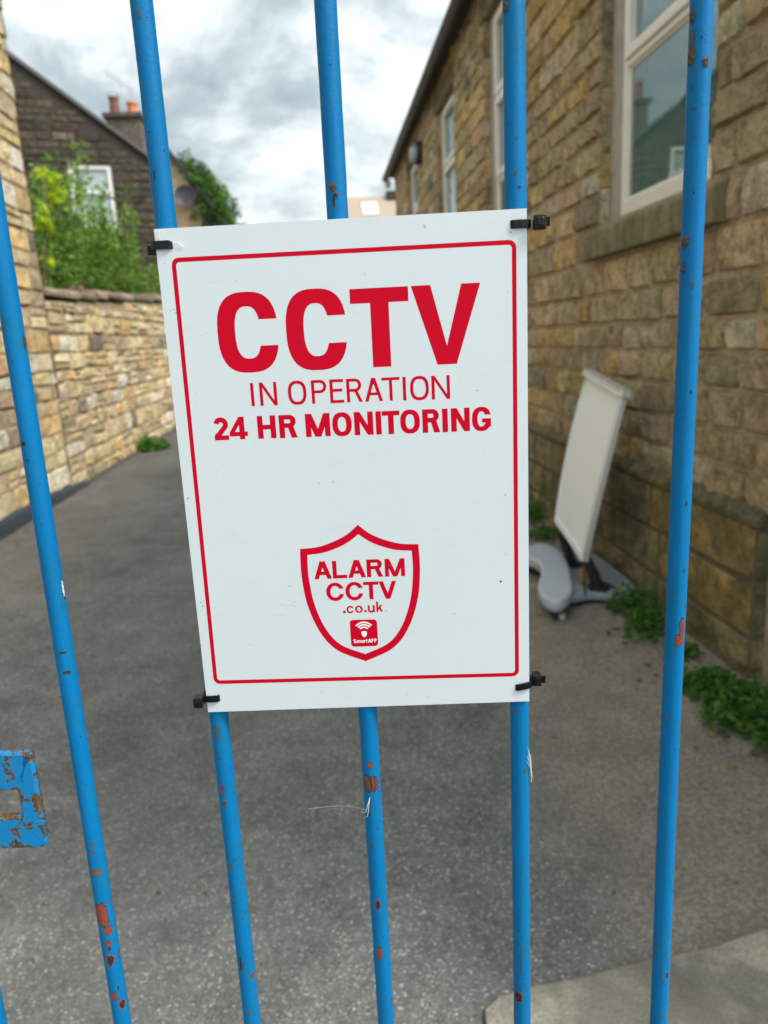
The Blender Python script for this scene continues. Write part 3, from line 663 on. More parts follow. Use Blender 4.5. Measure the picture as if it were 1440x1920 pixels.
mb = MB(); mb.box((4.1, 42.8, 8.5), (4.75, 43.5, 9.12)); mb.build('chimney', M_mortS, fh, bevel=.03)

# ================================================================== pavement sign (empty swing board)
ab = thing('pavement_sign', (1.42, 3.95, 0), 'blank white swinging pavement sign on a grey plastic base leaning by the stone building', 'pavement sign')
BL, BR, TL, TR = Vector((1.315, 4.18, .352)), Vector((1.30, 3.66, .262)), Vector((1.510, 4.20, 1.205)), Vector((1.500, 3.66, 1.128))
Na = (BR-BL).cross(TL-BL).normalized(); Na = -Na if Na.x > 0 else Na
def pp(s_, t, h=0.0):       # s along the width (0 far, 1 near), t up; slight outward bow of the sides
    p = (BL*(1-s_)+BR*s_)*(1-t) + (TL*(1-s_)+TR*s_)*t
    wv = (BR-BL).normalized(); bow = 4*t*(1-t)
    return p + wv*bow*.020*(2*s_-1) + Na*(h + bow*.014)
def strip(mb, s0, s1, t0, t1, h0, h1, n=14):
    A = []
    for k in range(n+1):
        t = t0+(t1-t0)*k/n; A.append([mb.av(pp(s_, t, h)) for s_, h in ((s0, h0), (s1, h0), (s1, h1), (s0, h1))])
    for a, b in zip(A, A[1:]):
        for j in range(4): mb.face([a[j], a[(j+1) % 4], b[(j+1) % 4], b[j]])
    mb.face(A[0]); mb.face(A[-1][::-1])
mb = MB(); strip(mb, .015, .985, .01, .985, -.012, .0); mb.build('display_panel', M_poster, ab, smooth=False)
mb = MB(); strip(mb, 0, .022, 0, 1, -.03, .010); strip(mb, .965, 1.01, 0, 1, -.024, .010); strip(mb, .0, 1.0, .0, .022, -.028, .009, 2); strip(mb, -.03, 1.05, .975, 1.012, -.03, .026, 3)
mb.build('frame', M_alu, ab, bevel=.004)
# base: sloping tray with a raised kidney-shaped lobe
kid = [(1.225, 4.44), (1.305, 4.485), (1.366, 4.394), (1.372, 4.25), (1.355, 4.08), (1.32, 3.93), (1.276, 3.78), (1.235, 3.62), (1.19, 3.52), (1.135, 3.45), (1.085, 3.43), (1.045, 3.47), (1.037, 3.56), (1.06, 3.68), (1.10, 3.79), (1.15, 3.91), (1.178, 4.02), (1.18, 4.12), (1.15, 4.2), (1.10, 4.26), (1.09, 4.33), (1.14, 4.41)]
def smooth_poly(P, it=2):
    for _ in range(it):
        Q = []
        for a, b in zip(P, P[1:]+P[:1]): Q += [(a[0]*.75+b[0]*.25, a[1]*.75+b[1]*.25), (a[0]*.25+b[0]*.75, a[1]*.25+b[1]*.75)]
        P = Q
    return P
kid = smooth_poly(kid)
cx_, cy_ = sum(p[0] for p in kid)/len(kid), sum(p[1] for p in kid)/len(kid)
mb = MB(); rings = []
def inset(P, d):
    n = len(P); area = sum(P[i][0]*P[(i+1) % n][1]-P[(i+1) % n][0]*P[i][1] for i in range(n)); sg = 1 if area > 0 else -1; out_ = []
    for i in range(n):
        ax, ay = P[i-1]; bx, by = P[(i+1) % n]; tx, ty = bx-ax, by-ay; L = math.hypot(tx, ty) or 1
        out_.append((P[i][0]-sg*ty/L*d, P[i][1]+sg*tx/L*d))
    return out_
for d, z in ((.05, .055), (.014, .068), (.0, .09), (.0, .118), (.004, .130), (.013, .136)):
    rings.append([mb.av((x, y, z)) for x, y in inset(kid, d)])
for a, b in zip(rings, rings[1:]):
    for k in range(len(a)): mb.face([a[k], a[(k+1) % len(a)], b[(k+1) % len(a)], b[k]])
mb.face(rings[-1]); mb.face(rings[0][::-1])
mb.build('base_lobe', M_base, ab)
tray = smooth_poly([(1.22, 4.40), (1.60, 4.42), (1.615, 3.95), (1.60, 3.66), (1.565, 3.575), (1.50, 3.545), (1.42, 3.60), (1.33, 3.64), (1.22, 3.60), (1.16, 3.70), (1.22, 4.0)], 1)
mb = MB(); mb.prism(tray, .045, .085, lambda p: (p[0], p[1], p[2]+.10*max(0, (p[0]-1.4))*.3))
mb.build('base_tray', M_base2, ab, bevel=.012)
mb = MB(); mb.prism(inset(tray, .02), .0, .045, lambda p: p); mb.build('tray_shade_block', M_black, ab)  # black block standing in for the shadow below the tray rim
mb = MB(); mb.prism(inset(kid, .055), .0, .056, lambda p: p); mb.build('lobe_shade_block', M_black, ab)  # narrower black block, colours the underside of the lobe as if shaded
for y in (3.70, 4.12):
    mb = MB(); mb.tube([(1.40, y, .08), (1.37, y, .17), (1.325, y, .30 if y > 4 else .27)], [.035, .03, .024], 10); mb.tube([(1.40, y, .085), (1.40, y, .10)], .06, 12)
    mb.build('spring_bracket', M_black, ab, bevel=.003)
mb = MB(); mb.tube([(1.345, 3.80, .085), (1.345, 3.80, .17)], [.018, .02], 10); mb.build('bolt', M_brass, ab)
mb = MB()
for k, (x0, x1) in enumerate(((1.34, 1.30), (1.40, 1.41), (1.44, 1.50))): mb.tube([(x0, 3.78, .10), (x1, 3.62, .088)], .006, 5)
mb.build('tray_rib', M_black, ab)
for fx, fy in ((1.135, 3.50), (1.2, 4.35)):
    mb = MB(); mb.tube([(fx, fy, .0), (fx, fy, .04)], .018, 8); mb.build('foot', M_grey, ab)

# ================================================================== weeds
def weed(name, label, pts, group='green weeds along the foot of the walls', seed=1, base=(.045, .115, .022), size=.034, stem=True):
    rng = random.Random(seed); mb = MB(); mb.cur = (.06, .11, .03)
    for (x, y, r, h, n) in pts:
        for k in range(int(n*2.0)):
            a = rng.uniform(0, 2*math.pi); d = r*1.15*math.sqrt(rng.random()); z = .01+h*rng.random()*(1-d/r*.6)
            leaf(mb, Vector((x+d*math.cos(a), y+d*math.sin(a), z+dz(x, y))), size*rng.uniform(.5, 1.3), rng, gcol(rng, base, .45), 1.2)
        for k in range(max(2, n//25)):
            a = rng.uniform(0, 2*math.pi); mb.tube([(x, y, 0), (x+r*.6*math.cos(a), y+r*.6*math.sin(a), h*.9)], .0025, 4)
    return single(mb, name, M_leaf, label, 'weed', group)
weed('weed', 'bushy green weed beside the pavement sign base at the plinth', [(1.50, 3.50, .10, .16, 170), (1.50, 3.30, .09, .13, 150), (1.43, 3.18, .09, .07, 60)], seed=2)
weed('weed', 'spreading green weeds in the bottom corner of the stone building plinth', [(1.50, 2.95, .06, .08, 60), (1.45, 2.62, .10, .10, 220), (1.50, 2.45, .14, .12, 330), (1.56, 2.30, .15, .13, 330), (1.54, 2.12, .14, .10, 200), (1.40, 2.36, .10, .05, 90)], seed=3)
weed('weed', 'small bright weed behind the pavement sign base near the wall', [(1.50, 5.0, .12, .06, 130)], seed=4)
weed('weed', 'green weed tuft at the plinth left of the white display panel', [(1.57, 5.6, .12, .16, 170), (1.52, 5.45, .08, .1, 50)], seed=5)
weed('weed', 'broad green weed at the foot of the left boundary wall', [(-2.64, 11.2, .24, .22, 190)], seed=6, size=.11)
weed('weed', 'small green weed at the far foot of the boundary wall beside the notice', [(-2.62, 14.3, .2, .25, 110)], seed=7, size=.1)
rng = random.Random(77)
for k, (x, y, s, c) in enumerate([(-.80, 1.62, .006, 1), (.40, 1.62, .013, 2), (.415, 1.575, .010, 2), (1.32, 2.05, .010, 0)]):
    mb = MB(); cc = Vector((x, y, dz(x, y)+.004)); n_ = 7; top = [cc+Vector((s*math.cos(6.283*i/n_)*rng.uniform(.7, 1.3), s*math.sin(6.283*i/n_)*rng.uniform(.7, 1.3), .006)) for i in range(n_)]
    bot = [p+Vector(((p-cc).x*.2, (p-cc).y*.2, -.012)) for p in top]; ti = [mb.av(p) for p in top]; bi = [mb.av(p) for p in bot]; mb.face(ti)
    for i in range(n_): mb.face([bi[i], bi[(i+1) % n_], ti[(i+1) % n_], ti[i]])
    single(mb, 'pebble', M_conc, ['tiny pale stone chip near the wall weeds', 'small white stone chip on the asphalt at the lower left', 'pale buff stone chip on the asphalt right of the sign', 'smaller pale buff stone chip on the asphalt beside its larger twin'][0 if c == 0 else 1 if c == 1 else 2 if k == 1 else 3], 'stone', 'loose stones on the driveway')

rng = random.Random(88); mb = MB()
for k in range(420):
    side = rng.random()
    if side < .7: x = 1.60-abs(rng.gauss(0, .16)); y = rng.uniform(1.75, 7)
    elif side < .85: x = LX+.08+abs(rng.gauss(0, .12)); y = rng.uniform(5, 14)
    else: x = rng.uniform(-1.3, 1.5); y = rng.uniform(1.5, 5)
    sz = rng.uniform(.006, .022) if side < .85 else rng.uniform(.003, .009); z = dz(x, y)+.006
    c = rng.choice([(.16, .10, .045), (.10, .065, .035), (.22, .16, .08), (.07, .055, .035), (.12, .13, .04)]); n_ = 5; a0 = rng.random()*6
    ctr = mb.av((x, y, z+sz*.25), c); ring = [mb.av((x+sz*math.cos(a0+6.283*i/n_)*rng.uniform(.5, 1.3), y+sz*math.sin(a0+6.283*i/n_)*rng.uniform(.5, 1.3), z+rng.uniform(0, sz*.3)), c) for i in range(n_)]
    for i in range(n_): mb.face([ctr, ring[i], ring[(i+1) % n_]])
setting(mb, 'leaf_litter', M_leaf, kind='stuff')
# ================================================================== the blue gate
E_ = Vector((.99430, -.10665, 0)); G_ = Vector((.10665, .99430, 0))
def GL(p): return tuple(E_*p[0] + G_*p[1] + Vector((0, 0, p[2])))
PF = .4447                                   # front face of the notice, in gate coordinates
BY, BRD = .4524, .0061
gate = thing('metal_gate', GL((-.08, BY, .05)), 'bright blue painted steel bar gate with chipped paint across the driveway', 'gate')
BX = dict(F=-.3255, A=-.2305, B=-.1327, C=-.0331, D=.0674, E=.1670)
CH = {'A': [(1.0606,-.63,9.1,20,'p'),(1.047,-.1,6,7.4,'p'),(1.0362,-.28,4.2,5.6,'p'),(1.022,-.45,5.7,10.4,'d'),(.9906,-.6,4.4,6.8,'p'),(.9819,.23,5.4,7.8,'pd'),(1.0954,-.5,7.9,6.2,'r'),(1.1118,-.55,2.2,3.3,'r'),(1.118,-.5,2,5,'r'),(1.261,-.29,5.8,1.5,'k'),(1.3036,.80,2.4,14.9,'w'),(1.398,-.96,4.4,2.9,'k'),(1.3877,-.74,1.5,1.5,'k'),(.9971,.03,1.3,4.8,'k'),(1.0321,-.3,2.0,4.5,'k'),(1.0227,.79,1.9,6.6,'p'),(1.4582,.78,1.5,9,'l'),(1.247,-.2,6,3,'k'),(1.2,.2,1.2,1.6,'k'),(1.067,.8,2.2,5,'p')],
 'B': [(1.1576,-.34,3.2,6.3,'s'),(1.1485,-.25,2.6,8.3,'r'),(1.0981,-.33,2.9,3.3,'r'),(1.2007,-.17,3.5,10.4,'g'),(1.004,.76,3.7,5.1,'p'),(1.016,-.45,1.6,14,'k'),(.9734,-.02,2.9,3.8,'r'),(1.0729,-.35,2.6,1.7,'g'),(1.5574,.81,1.4,1.4,'k'),(1.5445,-.35,1.2,6.8,'k'),(1.6244,-.1,2.1,4.3,'g')],
 'C': [(1.533,-.29,4.2,4.2,'l'),(1.5258,-.31,1.6,8.8,'k'),(1.529,-.05,2.6,2.6,'l'),(1.1586,-.05,11.0,13.2,'s'),(1.1726,-.05,4.5,4.1,'p'),(1.1412,-.35,2,5.5,'g'),(1.1108,-.35,1.8,4.6,'g'),(1.135,-.4,1.6,3.1,'k'),(1.0634,-.08,3.6,8.2,'d'),(1.0232,-.2,3.8,11,'p'),(.978,.9,2.3,5.6,'p')],
 'D': [(.9814,-.57,6.8,10.5,'d'),(1.1647,.5,1.9,3.8,'g'),(1.0127,-.15,1.4,18,'g'),(1.0384,-.37,1.7,1.7,'k'),(1.2082,-.5,2.2,2.9,'s'),(1.6176,-.8,3.1,5.5,'l'),(1.5527,.1,1.6,1.6,'g'),(1.5275,.31,1.6,1.6,'k'),(1.535,-.1,2,2,'g')],
 'E': [(1.262,.46,4.2,12.5,'p'),(1.2535,.22,6.2,8.0,'p'),(1.5884,-1,4.5,7.8,'l'),(1.6075,-1,2.9,6.4,'l'),(1.5949,-.95,2.1,14.2,'l'),(1.5848,.30,3.2,5,'l'),(1.4942,-.83,4.4,6.2,'l'),(1.4703,.04,2.0,4.2,'g'),(1.1988,-.41,2.3,1.9,'r'),(.9981,.54,2.4,5.6,'d'),(.9931,.2,1.5,2.8,'r'),(.9624,.12,2.4,2.4,'r'),(1.4807,-.9,1.4,6.8,'l'),(1.5624,-.5,2.2,1.6,'g'),(1.41,.3,1.2,3,'k'),(1.343,.35,1.2,3,'k'),(1.30,.4,1.0,2.6,'k')]}
KM = dict(p=(1, 2), d=(1, 3), r=(2, 3), s=(1, 5), k=(0, 2), w=(0, 4), l=(0, 6), g=(0, 7)); 
bar_mats = [M_blue, M_dark, M_primer, M_rust, M_white_chip, M_scrape, M_lichen, chipmat('greenish_grime', (.02, .09, .09), (.08, .10, .06), .0002)]
def bar(key, x, seed):
    rng = random.Random(seed); mb = MB(); n = 40; zs = np.arange(.10, 2.12, .012); rings = []
    for z in zs:
        ring = []
        wob = .0005*noise.noise(Vector((z*3, seed, 0)))
        for k in range(n):
            t = 2*math.pi*k/n; r = BRD + .00020*noise.noise(Vector((math.cos(t)*2, math.sin(t)*2+seed, z*60)))
            ring.append(mb.av(GL((x+wob+r*math.sin(t), BY-r*math.cos(t), z))))
        rings.append(ring)
    for a, b in zip(rings, rings[1:]):
        for k in range(n): mb.face([a[k], a[(k+1) % n], b[(k+1) % n], b[k]])
    chips = []; tcv = math.atan(-x/BY)
    for (z, sx, wd, h, kind) in CH.get(key, []): chips.append((z, math.asin(max(-.97, min(.97, ((sx*.006+(.0028 if key == 'A' else 0))*math.cos(tcv)-.004*math.sin(tcv))/.0061)))+tcv, wd, h, kind))
    for _ in range(26):     # small random knocks
        z = rng.uniform(.93, 1.66); chips.append((z, tcv+rng.uniform(-1.3, 1.3), rng.uniform(.4, 1.1), rng.uniform(.5, 1.6), rng.choice('kkkgr')))
    for (z, ang, wd, h, kind) in chips:
        m_out, m_in = {'p': (1, 2), 'd': (2, 1), 'r': (7, 3), 's': (1, 5), 'k': (7, 1), 'w': (1, 4), 'l': (3, 6), 'g': (7, 7), 'pd': (2, 1)}[kind]
        npt = 22; sd = rng.uniform(0, 99); jj = .45 if kind == 's' else 1.0; wd *= .5e-3; h *= .5e-3; layers = ((1.0, m_out, .00012), (.72 if kind not in 'ps' else .92, m_in, .0002))
        for sc, mi_, lift in layers:
            mb.m = mi_; lf = BRD + lift + (.0004 if kind == 'l' else 0); P = []
            for k in range(npt):
                t = 2*math.pi*k/npt; j = 1 + jj*.42*noise.noise(Vector((math.cos(t)*2.2+sd, math.sin(t)*2.2, sd))) + jj*.22*noise.noise(Vector((math.cos(t)*6+sd, math.sin(t)*6, 3)))
                sqx = abs(math.cos(t))**.75*(1 if math.cos(t) > 0 else -1); sqz = abs(math.sin(t))**.75*(1 if math.sin(t) > 0 else -1)
                P.append((ang + sc*j*wd*sqx/BRD, z + sc*j*h*sqz))
            rr = [[]]
            for fr2 in (1.0, .66, .33):
                rr.append([])
                for (a_, z_) in P:
                    aa = ang+(a_-ang)*fr2; z2 = z+(z_-z)*fr2; l2 = lf + (rng.uniform(-.0002, .0007) if kind == 'l' and fr2 < 1 else 0)
                    rr[-1].append(mb.av(GL((x+l2*math.sin(aa), BY-l2*math.cos(aa), z2))))
            rr = rr[1:]
            for A_, B_ in zip(rr, rr[1:]):
                for k in range(npt): mb.face([A_[k], A_[(k+1) % npt], B_[(k+1) % npt], B_[k]])
            c_ = mb.av(GL((x+lf*math.sin(ang), BY-lf*math.cos(ang), z)))
            for k in range(npt): mb.face([rr[-1][k], rr[-1][(k+1) % npt], c_])
    mb.m = 0
    return mb.build('bar', bar_mats, gate, smooth=True)
for i, (k, x) in enumerate(BX.items()): bar(k, x, i+3)
for z in (.10, 2.10):
    mb = MB(); mb.box((-.42, BY-.005, z-.02), (.62, BY+.005, z+.02), GL); mb.build('rail', M_blue, gate, bevel=.002)
# slotted latch plate
mb = MB(); bm_pts = []
x0, x1, z0, z1, yf, yb = -.345, -.2586, 1.119, 1.192, .4425, .4472; sx0, sx1, sz0, sz1 = -.310, -.2725, 1.1442, 1.1640
def rrect(x0, x1, z0, z1, rs, n=6):
    P = []
    for (cx, cz, a0, r) in ((x1-rs[0], z1-rs[0], 0, rs[0]), (x0+rs[1], z1-rs[1], 90, rs[1]), (x0+rs[2], z0+rs[2], 180, rs[2]), (x1-rs[3], z0+rs[3], 270, rs[3])):
        for k in range(n+1): t = rad(a0+90*k/n); P.append((cx+r*math.cos(t), cz+r*math.sin(t)))
    return P
outer = rrect(x0, x1, z0, z1, (.003, .003, .003, .006)); inner = rrect(sx0, sx1, sz0, sz1, (.002,)*4)
n = len(outer); bev = .0015; R_ = []
jn = lambda p, a: (p[0]+a*noise.noise(Vector((p[0]*220, p[1]*220, 1))), p[1]+a*noise.noise(Vector((p[0]*220, p[1]*220, 7))))
def ringp(P, y, col, a=.00025): return [mb.av(GL((jn(p, a)[0], y, jn(p, a)[1])), col) for p in P]
ins = lambda P, d: inset(P, d)
E0 = (0.1, 0, 0); E1 = (.9, 0, 0)
mid_o = ins(outer, .006); mid_i = ins(inner, -.004)
seq = [ringp(outer, yb, E0), ringp(outer, yf+bev, (.35, 0, 0)), ringp(ins(outer, bev), yf, (.3, 0, 0)), ringp(mid_o, yf, E1), ringp(mid_i, yf, (.8, 0, 0)), ringp(ins(inner, -bev), yf, E0), ringp(inner, yf+bev, E0), ringp(inner, yb, E0)]
seq.append(seq[0])
for a, b in zip(seq, seq[1:]):
    for k in range(n): mb.face([a[k], a[(k+1) % n], b[(k+1) % n], b[k]])
mb.build('latch_plate', M_rusty, gate, smooth=False)

# ================================================================== the CCTV notice
S0 = (-.1374, 1.516)                          # top left corner (gate coordinates)
sign = thing('cctv_notice', GL((-.0324, PF, 1.2163)), 'white CCTV notice with red lettering and shield logo fixed to the blue gate bars', 'sign')
def SG(x, y, h): return GL((S0[0]+x/1000, PF-h, S0[1]-y*1.0092/1000))
panel_o = [(0, 0), (210, 0), (210, 297), (0, 297)]
mb = MB(); mb.box((0, 0, -.0014), (210, 297, 0), lambda p: SG(p[0], p[1], p[2])); mb.m = 1
rng = random.Random(5)
for fx, fy, fs in [(192.5, 215.5, 1.0), (92.0, 148.5, .55), (60.5, 213.0, .4), (26, 141, .35), (150, 268, .35), (118, 30, .4), (44, 30, .35), (166, 60, .4), (14.5, 92, .35), (201, 12, .5), (76, 285, .4), (131, 289, .35), (172, 178, .3), (3.2, 221.5, .5), (4.0, 224, .6), (2.6, 227, .4)]:
    a0 = rng.random()*6; mb.face([mb.av(SG(fx+fs*math.cos(a0+k*1.047)*rng.uniform(.5, 1.1), fy+fs*math.sin(a0+k*1.047)*rng.uniform(.3, .9), .00002)) for k in range(6)])
mb.m = 2
for fx, fy, ln, an in [(52, 225, 12, -.12), (58, 222, 9, -.3), (50, 232, 7, .05), (66, 219, 4, .7), (7, 226, 7, .1), (30, 250, 5, -.5), (84, 240, 6, 1.1), (20, 60, 5, .4)]:
    P = [(fx+ln*(t/8)*math.cos(an), fy-ln*(t/8)*math.sin(an)+.5*math.sin(t*1.7+fx)) for t in range(9)]; w_ = .16
    for k in range(8):
        if (k*7+int(fx)) % 4: mb.face([mb.av(SG(P[k][0], P[k][1]-w_, .00002)), mb.av(SG(P[k+1][0], P[k+1][1]-w_*.6, .00002)), mb.av(SG(P[k+1][0], P[k+1][1]+w_, .00002)), mb.av(SG(P[k][0], P[k][1]+w_*.7, .00002))])
mb.build('board', [M_sign, plain('fleck', (.05, .05, .045), .8), plain('scuff', (.36, .39, .38), .7)], sign)
class Ink:
    def __init__(s, base=.00003): s.mb = MB(); s.k = 0; s.base = base
    def h(s): s.k += 1; return s.base + (s.k % 6)*6e-6
    def strip(s, A, B, closed=False):
        h = s.h(); a = [s.mb.av(SG(x, y, h)) for x, y in A]; b = [s.mb.av(SG(x, y, h)) for x, y in B]; n = len(a)
        for k in range(n if closed else n-1): s.mb.face([a[k], a[(k+1) % n], b[(k+1) % n], b[k]])
    def quad(s, *P): h = s.h(); s.mb.face([s.mb.av(SG(x, y, h)) for x, y in P])
    def rect(s, x0, y0, x1, y1): s.quad((x0, y0), (x1, y0), (x1, y1), (x0, y1))
def sup(cx, cy, a, b, e, t):
    c, s_ = math.cos(t), math.sin(t); return (cx+a*math.copysign(abs(c)**(2/e), c), cy-b*math.copysign(abs(s_)**(2/e), s_))
def gO(I, x0, x1, y0, y1, wv, wh, e=2.5, n=48):
    cx, cy, a, b = (x0+x1)/2, (y0+y1)/2, (x1-x0)/2, (y1-y0)/2
    T = [2*math.pi*k/n for k in range(n)]; I.strip([sup(cx, cy, a, b, e, t) for t in T], [sup(cx, cy, a-wv, b-wh, e, t) for t in T], True)
def gC(I, x0, x1, y0, y1, wv, wh, t0, t1, e=2.5, n=40, ei=None):
    cx, cy, a, b = (x0+x1)/2, (y0+y1)/2, (x1-x0)/2, (y1-y0)/2; ei = ei or e
    def ang(y, B, ee): return math.asin(min(1, (abs(cy-y)/B)**(ee/2)))
    o0, o1 = ang(t0, b, e), 2*math.pi-ang(t1, b, e); i0, i1 = ang(t0, b-wh, ei), 2*math.pi-ang(t1, b-wh, ei)
    A = [sup(cx, cy, a, b, e, o0+(o1-o0)*k/n) for k in range(n+1)]; B = [sup(cx, cy, a-wv, b-wh, ei, i0+(i1-i0)*k/n) for k in range(n+1)]
    I.strip(A, B)
def gT(I, x0, x1, y0, y1, wv, wh): c = (x0+x1)/2; I.rect(x0, y0, x1, y0+wh); I.rect(c-wv/2, y0+wh*.5, c+wv/2, y1)
def gV(I, x0, x1, y0, y1, wv, bw):
    c = (x0+x1)/2; yi = y1-(bw-.0)*1.0
    I.quad((x0, y0), (x0+wv, y0), (c+bw*.5*0.98, y1), (c-bw*.5, y1)); I.quad((x1-wv, y0), (x1, y0), (c+bw*.5, y1), (c-bw*.5*.98, y1))
def gI(I, x0, x1, y0, y1): I.rect(x0, y0, x1, y1)
def gN(I, x0, x1, y0, y1, w): I.rect(x0, y0, x0+w, y1); I.rect(x1-w, y0, x1, y1); I.quad((x0, y0), (x0+w*1.05, y0), (x1, y1), (x1-w*1.05, y1))
def gE(I, x0, x1, y0, y1, wv, wh): I.rect(x0, y0, x0+wv, y1); m = (y0+y1)/2-wh*.3; I.rect(x0, y0, x1, y0+wh); I.rect(x0, m-wh/2, x1-(x1-x0)*.1, m+wh/2); I.rect(x0, y1-wh, x1, y1)
def gL(I, x0, x1, y0, y1, wv, wh): I.rect(x0, y0, x0+wv, y1); I.rect(x0, y1-wh, x1, y1)
def gH(I, x0, x1, y0, y1, wv, wh): I.rect(x0, y0, x0+wv, y1); I.rect(x1-wv, y0, x1, y1); m = (y0+y1)/2; I.rect(x0, m-wh/2, x1, m+wh/2)
def gM(I, x0, x1, y0, y1, wv): c = (x0+x1)/2; I.rect(x0, y0, x0+wv, y1); I.rect(x1-wv, y0, x1, y1); d = wv*1.15; I.quad((x0, y0), (x0+d, y0), (c+d*.48, y1), (c-d*.48, y1)); I.quad((x1-d, y0), (x1, y0), (c+d*.48, y1), (c-d*.48, y1))
def gA(I, x0, x1, y0, y1, wv, wh): 
    c = (x0+x1)/2; t = wv*.62; I.quad((c-t, y0), (c+t*.9, y0), (x0+wv*1.06, y1), (x0, y1)); I.quad((c-t*.9, y0), (c+t, y0), (x1, y1), (x1-wv*1.06, y1)); m = y0+(y1-y0)*.68; q_ = (x1-x0)*.22; I.rect(x0+q_, m-wh/2, x1-q_, m+wh/2)
def bowl(I, xs, xr, y0, ym, wv, wh, n=16):
    r = (ym-y0)/2; rx = min(r, (xr-xs)*.62); cx = xr-rx; cy = (y0+ym)/2; T = [math.pi/2-math.pi*k/n for k in range(n+1)]
    A = [(xs, y0)]+[(cx+rx*math.cos(t), cy-r*math.sin(t)) for t in T]+[(xs, ym)]; B = [(xs, y0+wh)]+[(cx+(rx-wv)*math.cos(t), cy-(r-wh)*math.sin(t)) for t in T]+[(xs, ym-wh)]; I.strip(A, B)
def gP(I, x0, x1, y0, y1, wv, wh, f=.56): I.rect(x0, y0, x0+wv, y1); bowl(I, x0+wv*.5, x1, y0, y0+(y1-y0)*f, wv, wh)
def gR(I, x0, x1, y0, y1, wv, wh): gP(I, x0, x1-(x1-x0)*.05, y0, y1, wv, wh, .56); ym = y0+(y1-y0)*.56; c = x0+(x1-x0)*.48; I.quad((c-wv*.1, ym-wh*.6), (c+wv*.95, ym-wh*.6), (x1, y1), (x1-wv*1.1, y1))
def gG(I, x0, x1, y0, y1, wv, wh): 
    c = (x0+x1)/2; m = (y0+y1)/2; gC(I, x0, x1, y0, y1, wv, wh, y0+(y1-y0)*.33, y1-(y1-y0)*.30, 2.4); I.rect(c+wv*.1, m-wh*.1, x1, m+wh*.8); I.rect(x1-wv*.95, m, x1, y1-(y1-y0)*.18)
def ribbon(I, P, w_, flat=False):
    A, B = [], []
    for k, p in enumerate(P):
        a = P[max(k-1, 0)]; b = P[min(k+1, len(P)-1)]; tx, ty = b[0]-a[0], b[1]-a[1]; L = math.hypot(tx, ty) or 1; nx, ny = -ty/L*w_/2, tx/L*w_/2; A.append((p[0]+nx, p[1]+ny)); B.append((p[0]-nx, p[1]-ny))
    I.strip(A, B)
def arc(cx, cy, rx, ry, a0, a1, n=12): return [(cx+rx*math.cos(rad(a0+(a1-a0)*k/n)), cy-ry*math.sin(rad(a0+(a1-a0)*k/n))) for k in range(n+1)]
def g2(I, x0, x1, y0, y1, w_):
    r = (x1-x0-w_)/2; cx = (x0+x1)/2; cy = y0+w_/2+r*.95
    P = arc(cx, cy, r, r*.95, 172, -38, 16)+[(x0+w_*.75, y1-w_*.9)]; ribbon(I, P, w_); I.rect(x0, y1-w_*.92, x1, y1); I.quad((x0, y1-w_*.92), (x0+w_*.4, y1-w_*1.5), (x0+w_*1.5, y1-w_*.6), (x0+w_*.4, y1-w_*.5))
def g4(I, x0, x1, y0, y1, wv, wh):
    xr = x1-wv*.55; I.rect(xr-wv, y0, xr, y1); yb_ = y0+(y1-y0)*.66; I.rect(x0, yb_, x1, yb_+wh); I.quad((xr-wv, y0), (xr, y0), (x0+wv*.95, yb_+wh*.15), (x0, yb_+wh*.15))
# border
I = Ink()
oc = [(8.0, 15.8), (204.0, 16.0), (203.4, 279.3), (5.9, 277.4)]; wb = 2.5
def rr_poly(C, r, n=6):
    P = []
    for k in range(4):
        p = Vector((*C[k], 0)); a = (Vector((*C[k-1], 0))-p).normalized(); b = (Vector((*C[(k+1) % 4], 0))-p).normalized(); c = p+(a+b)*r
        for j in range(n+1):
            t = j/n*math.pi/2; v = c - b*r*math.cos(t) - a*r*math.sin(t); P.append((v.x, v.y))
    return P
def insq(C, d):
    cx = sum(p[0] for p in C)/4; cy = sum(p[1] for p in C)/4; return [(x+(d if x < cx else -d), y+(d if y < cy else -d)) for x, y in C]
I.strip(rr_poly(oc, 4.2), rr_poly(insq(oc, wb), 1.9), True); I.mb.build('border', M_red, sign)
# CCTV heading
I = Ink()
gC(I, 30.5, 65.9, 36.2, 81.5, 10.3, 8.0, 51.7, 66.5, 2.7, ei=2.6); gC(I, 70.6, 105.8, 36.4, 82.0, 10.3, 8.0, 51.6, 66.9, 2.7, ei=2.6)
gT(I, 108.6, 142.2, 37.8, 81.9, 10.6, 8.1)
h = I.h(); P = [(143.8, 37.8), (154.9, 37.8), (163.5, 71.8), (172.6, 37.9), (183.4, 37.9), (168.9, 82.2), (157.7, 82.2)]; v = [I.mb.av(SG(x, y, h)) for x, y in P]
I.mb.face([v[0], v[1], v[2], v[6]]); I.mb.face([v[2], v[3], v[4], v[5]]); I.mb.face([v[6], v[2], v[5]]); I.mb.build('heading_lettering', M_red, sign)
# IN OPERATION
I = Ink(); t, b, s_ = 87.5, 101.0, 1.85
gI(I, 46.7, 48.6, t, b); gN(I, 52.0, 62.3, t, b+.1, s_); gO(I, 68.9, 79.8, t-.1, b+.35, s_, 1.75, 2.5); gP(I, 82.8, 91.8, t+.1, b+.3, s_, 1.7, .56); gE(I, 93.7, 101.9, t+.2, b+.4, s_, 1.7)
gR(I, 103.6, 112.9, t+.3, b+.4, s_, 1.7); gA(I, 114.3, 124.9, t+.4, b+.5, s_, 1.6); gT(I, 124.4, 135.1, t+.6, b+.6, s_, 1.7); gI(I, 136.8, 138.7, t+.7, b+.8); gO(I, 141.1, 152.1, t+.6, b+1.1, s_, 1.75, 2.5); gN(I, 153.7, 164.5, t+.9, b+1.1, s_)
I.mb.build('lettering', M_red, sign)
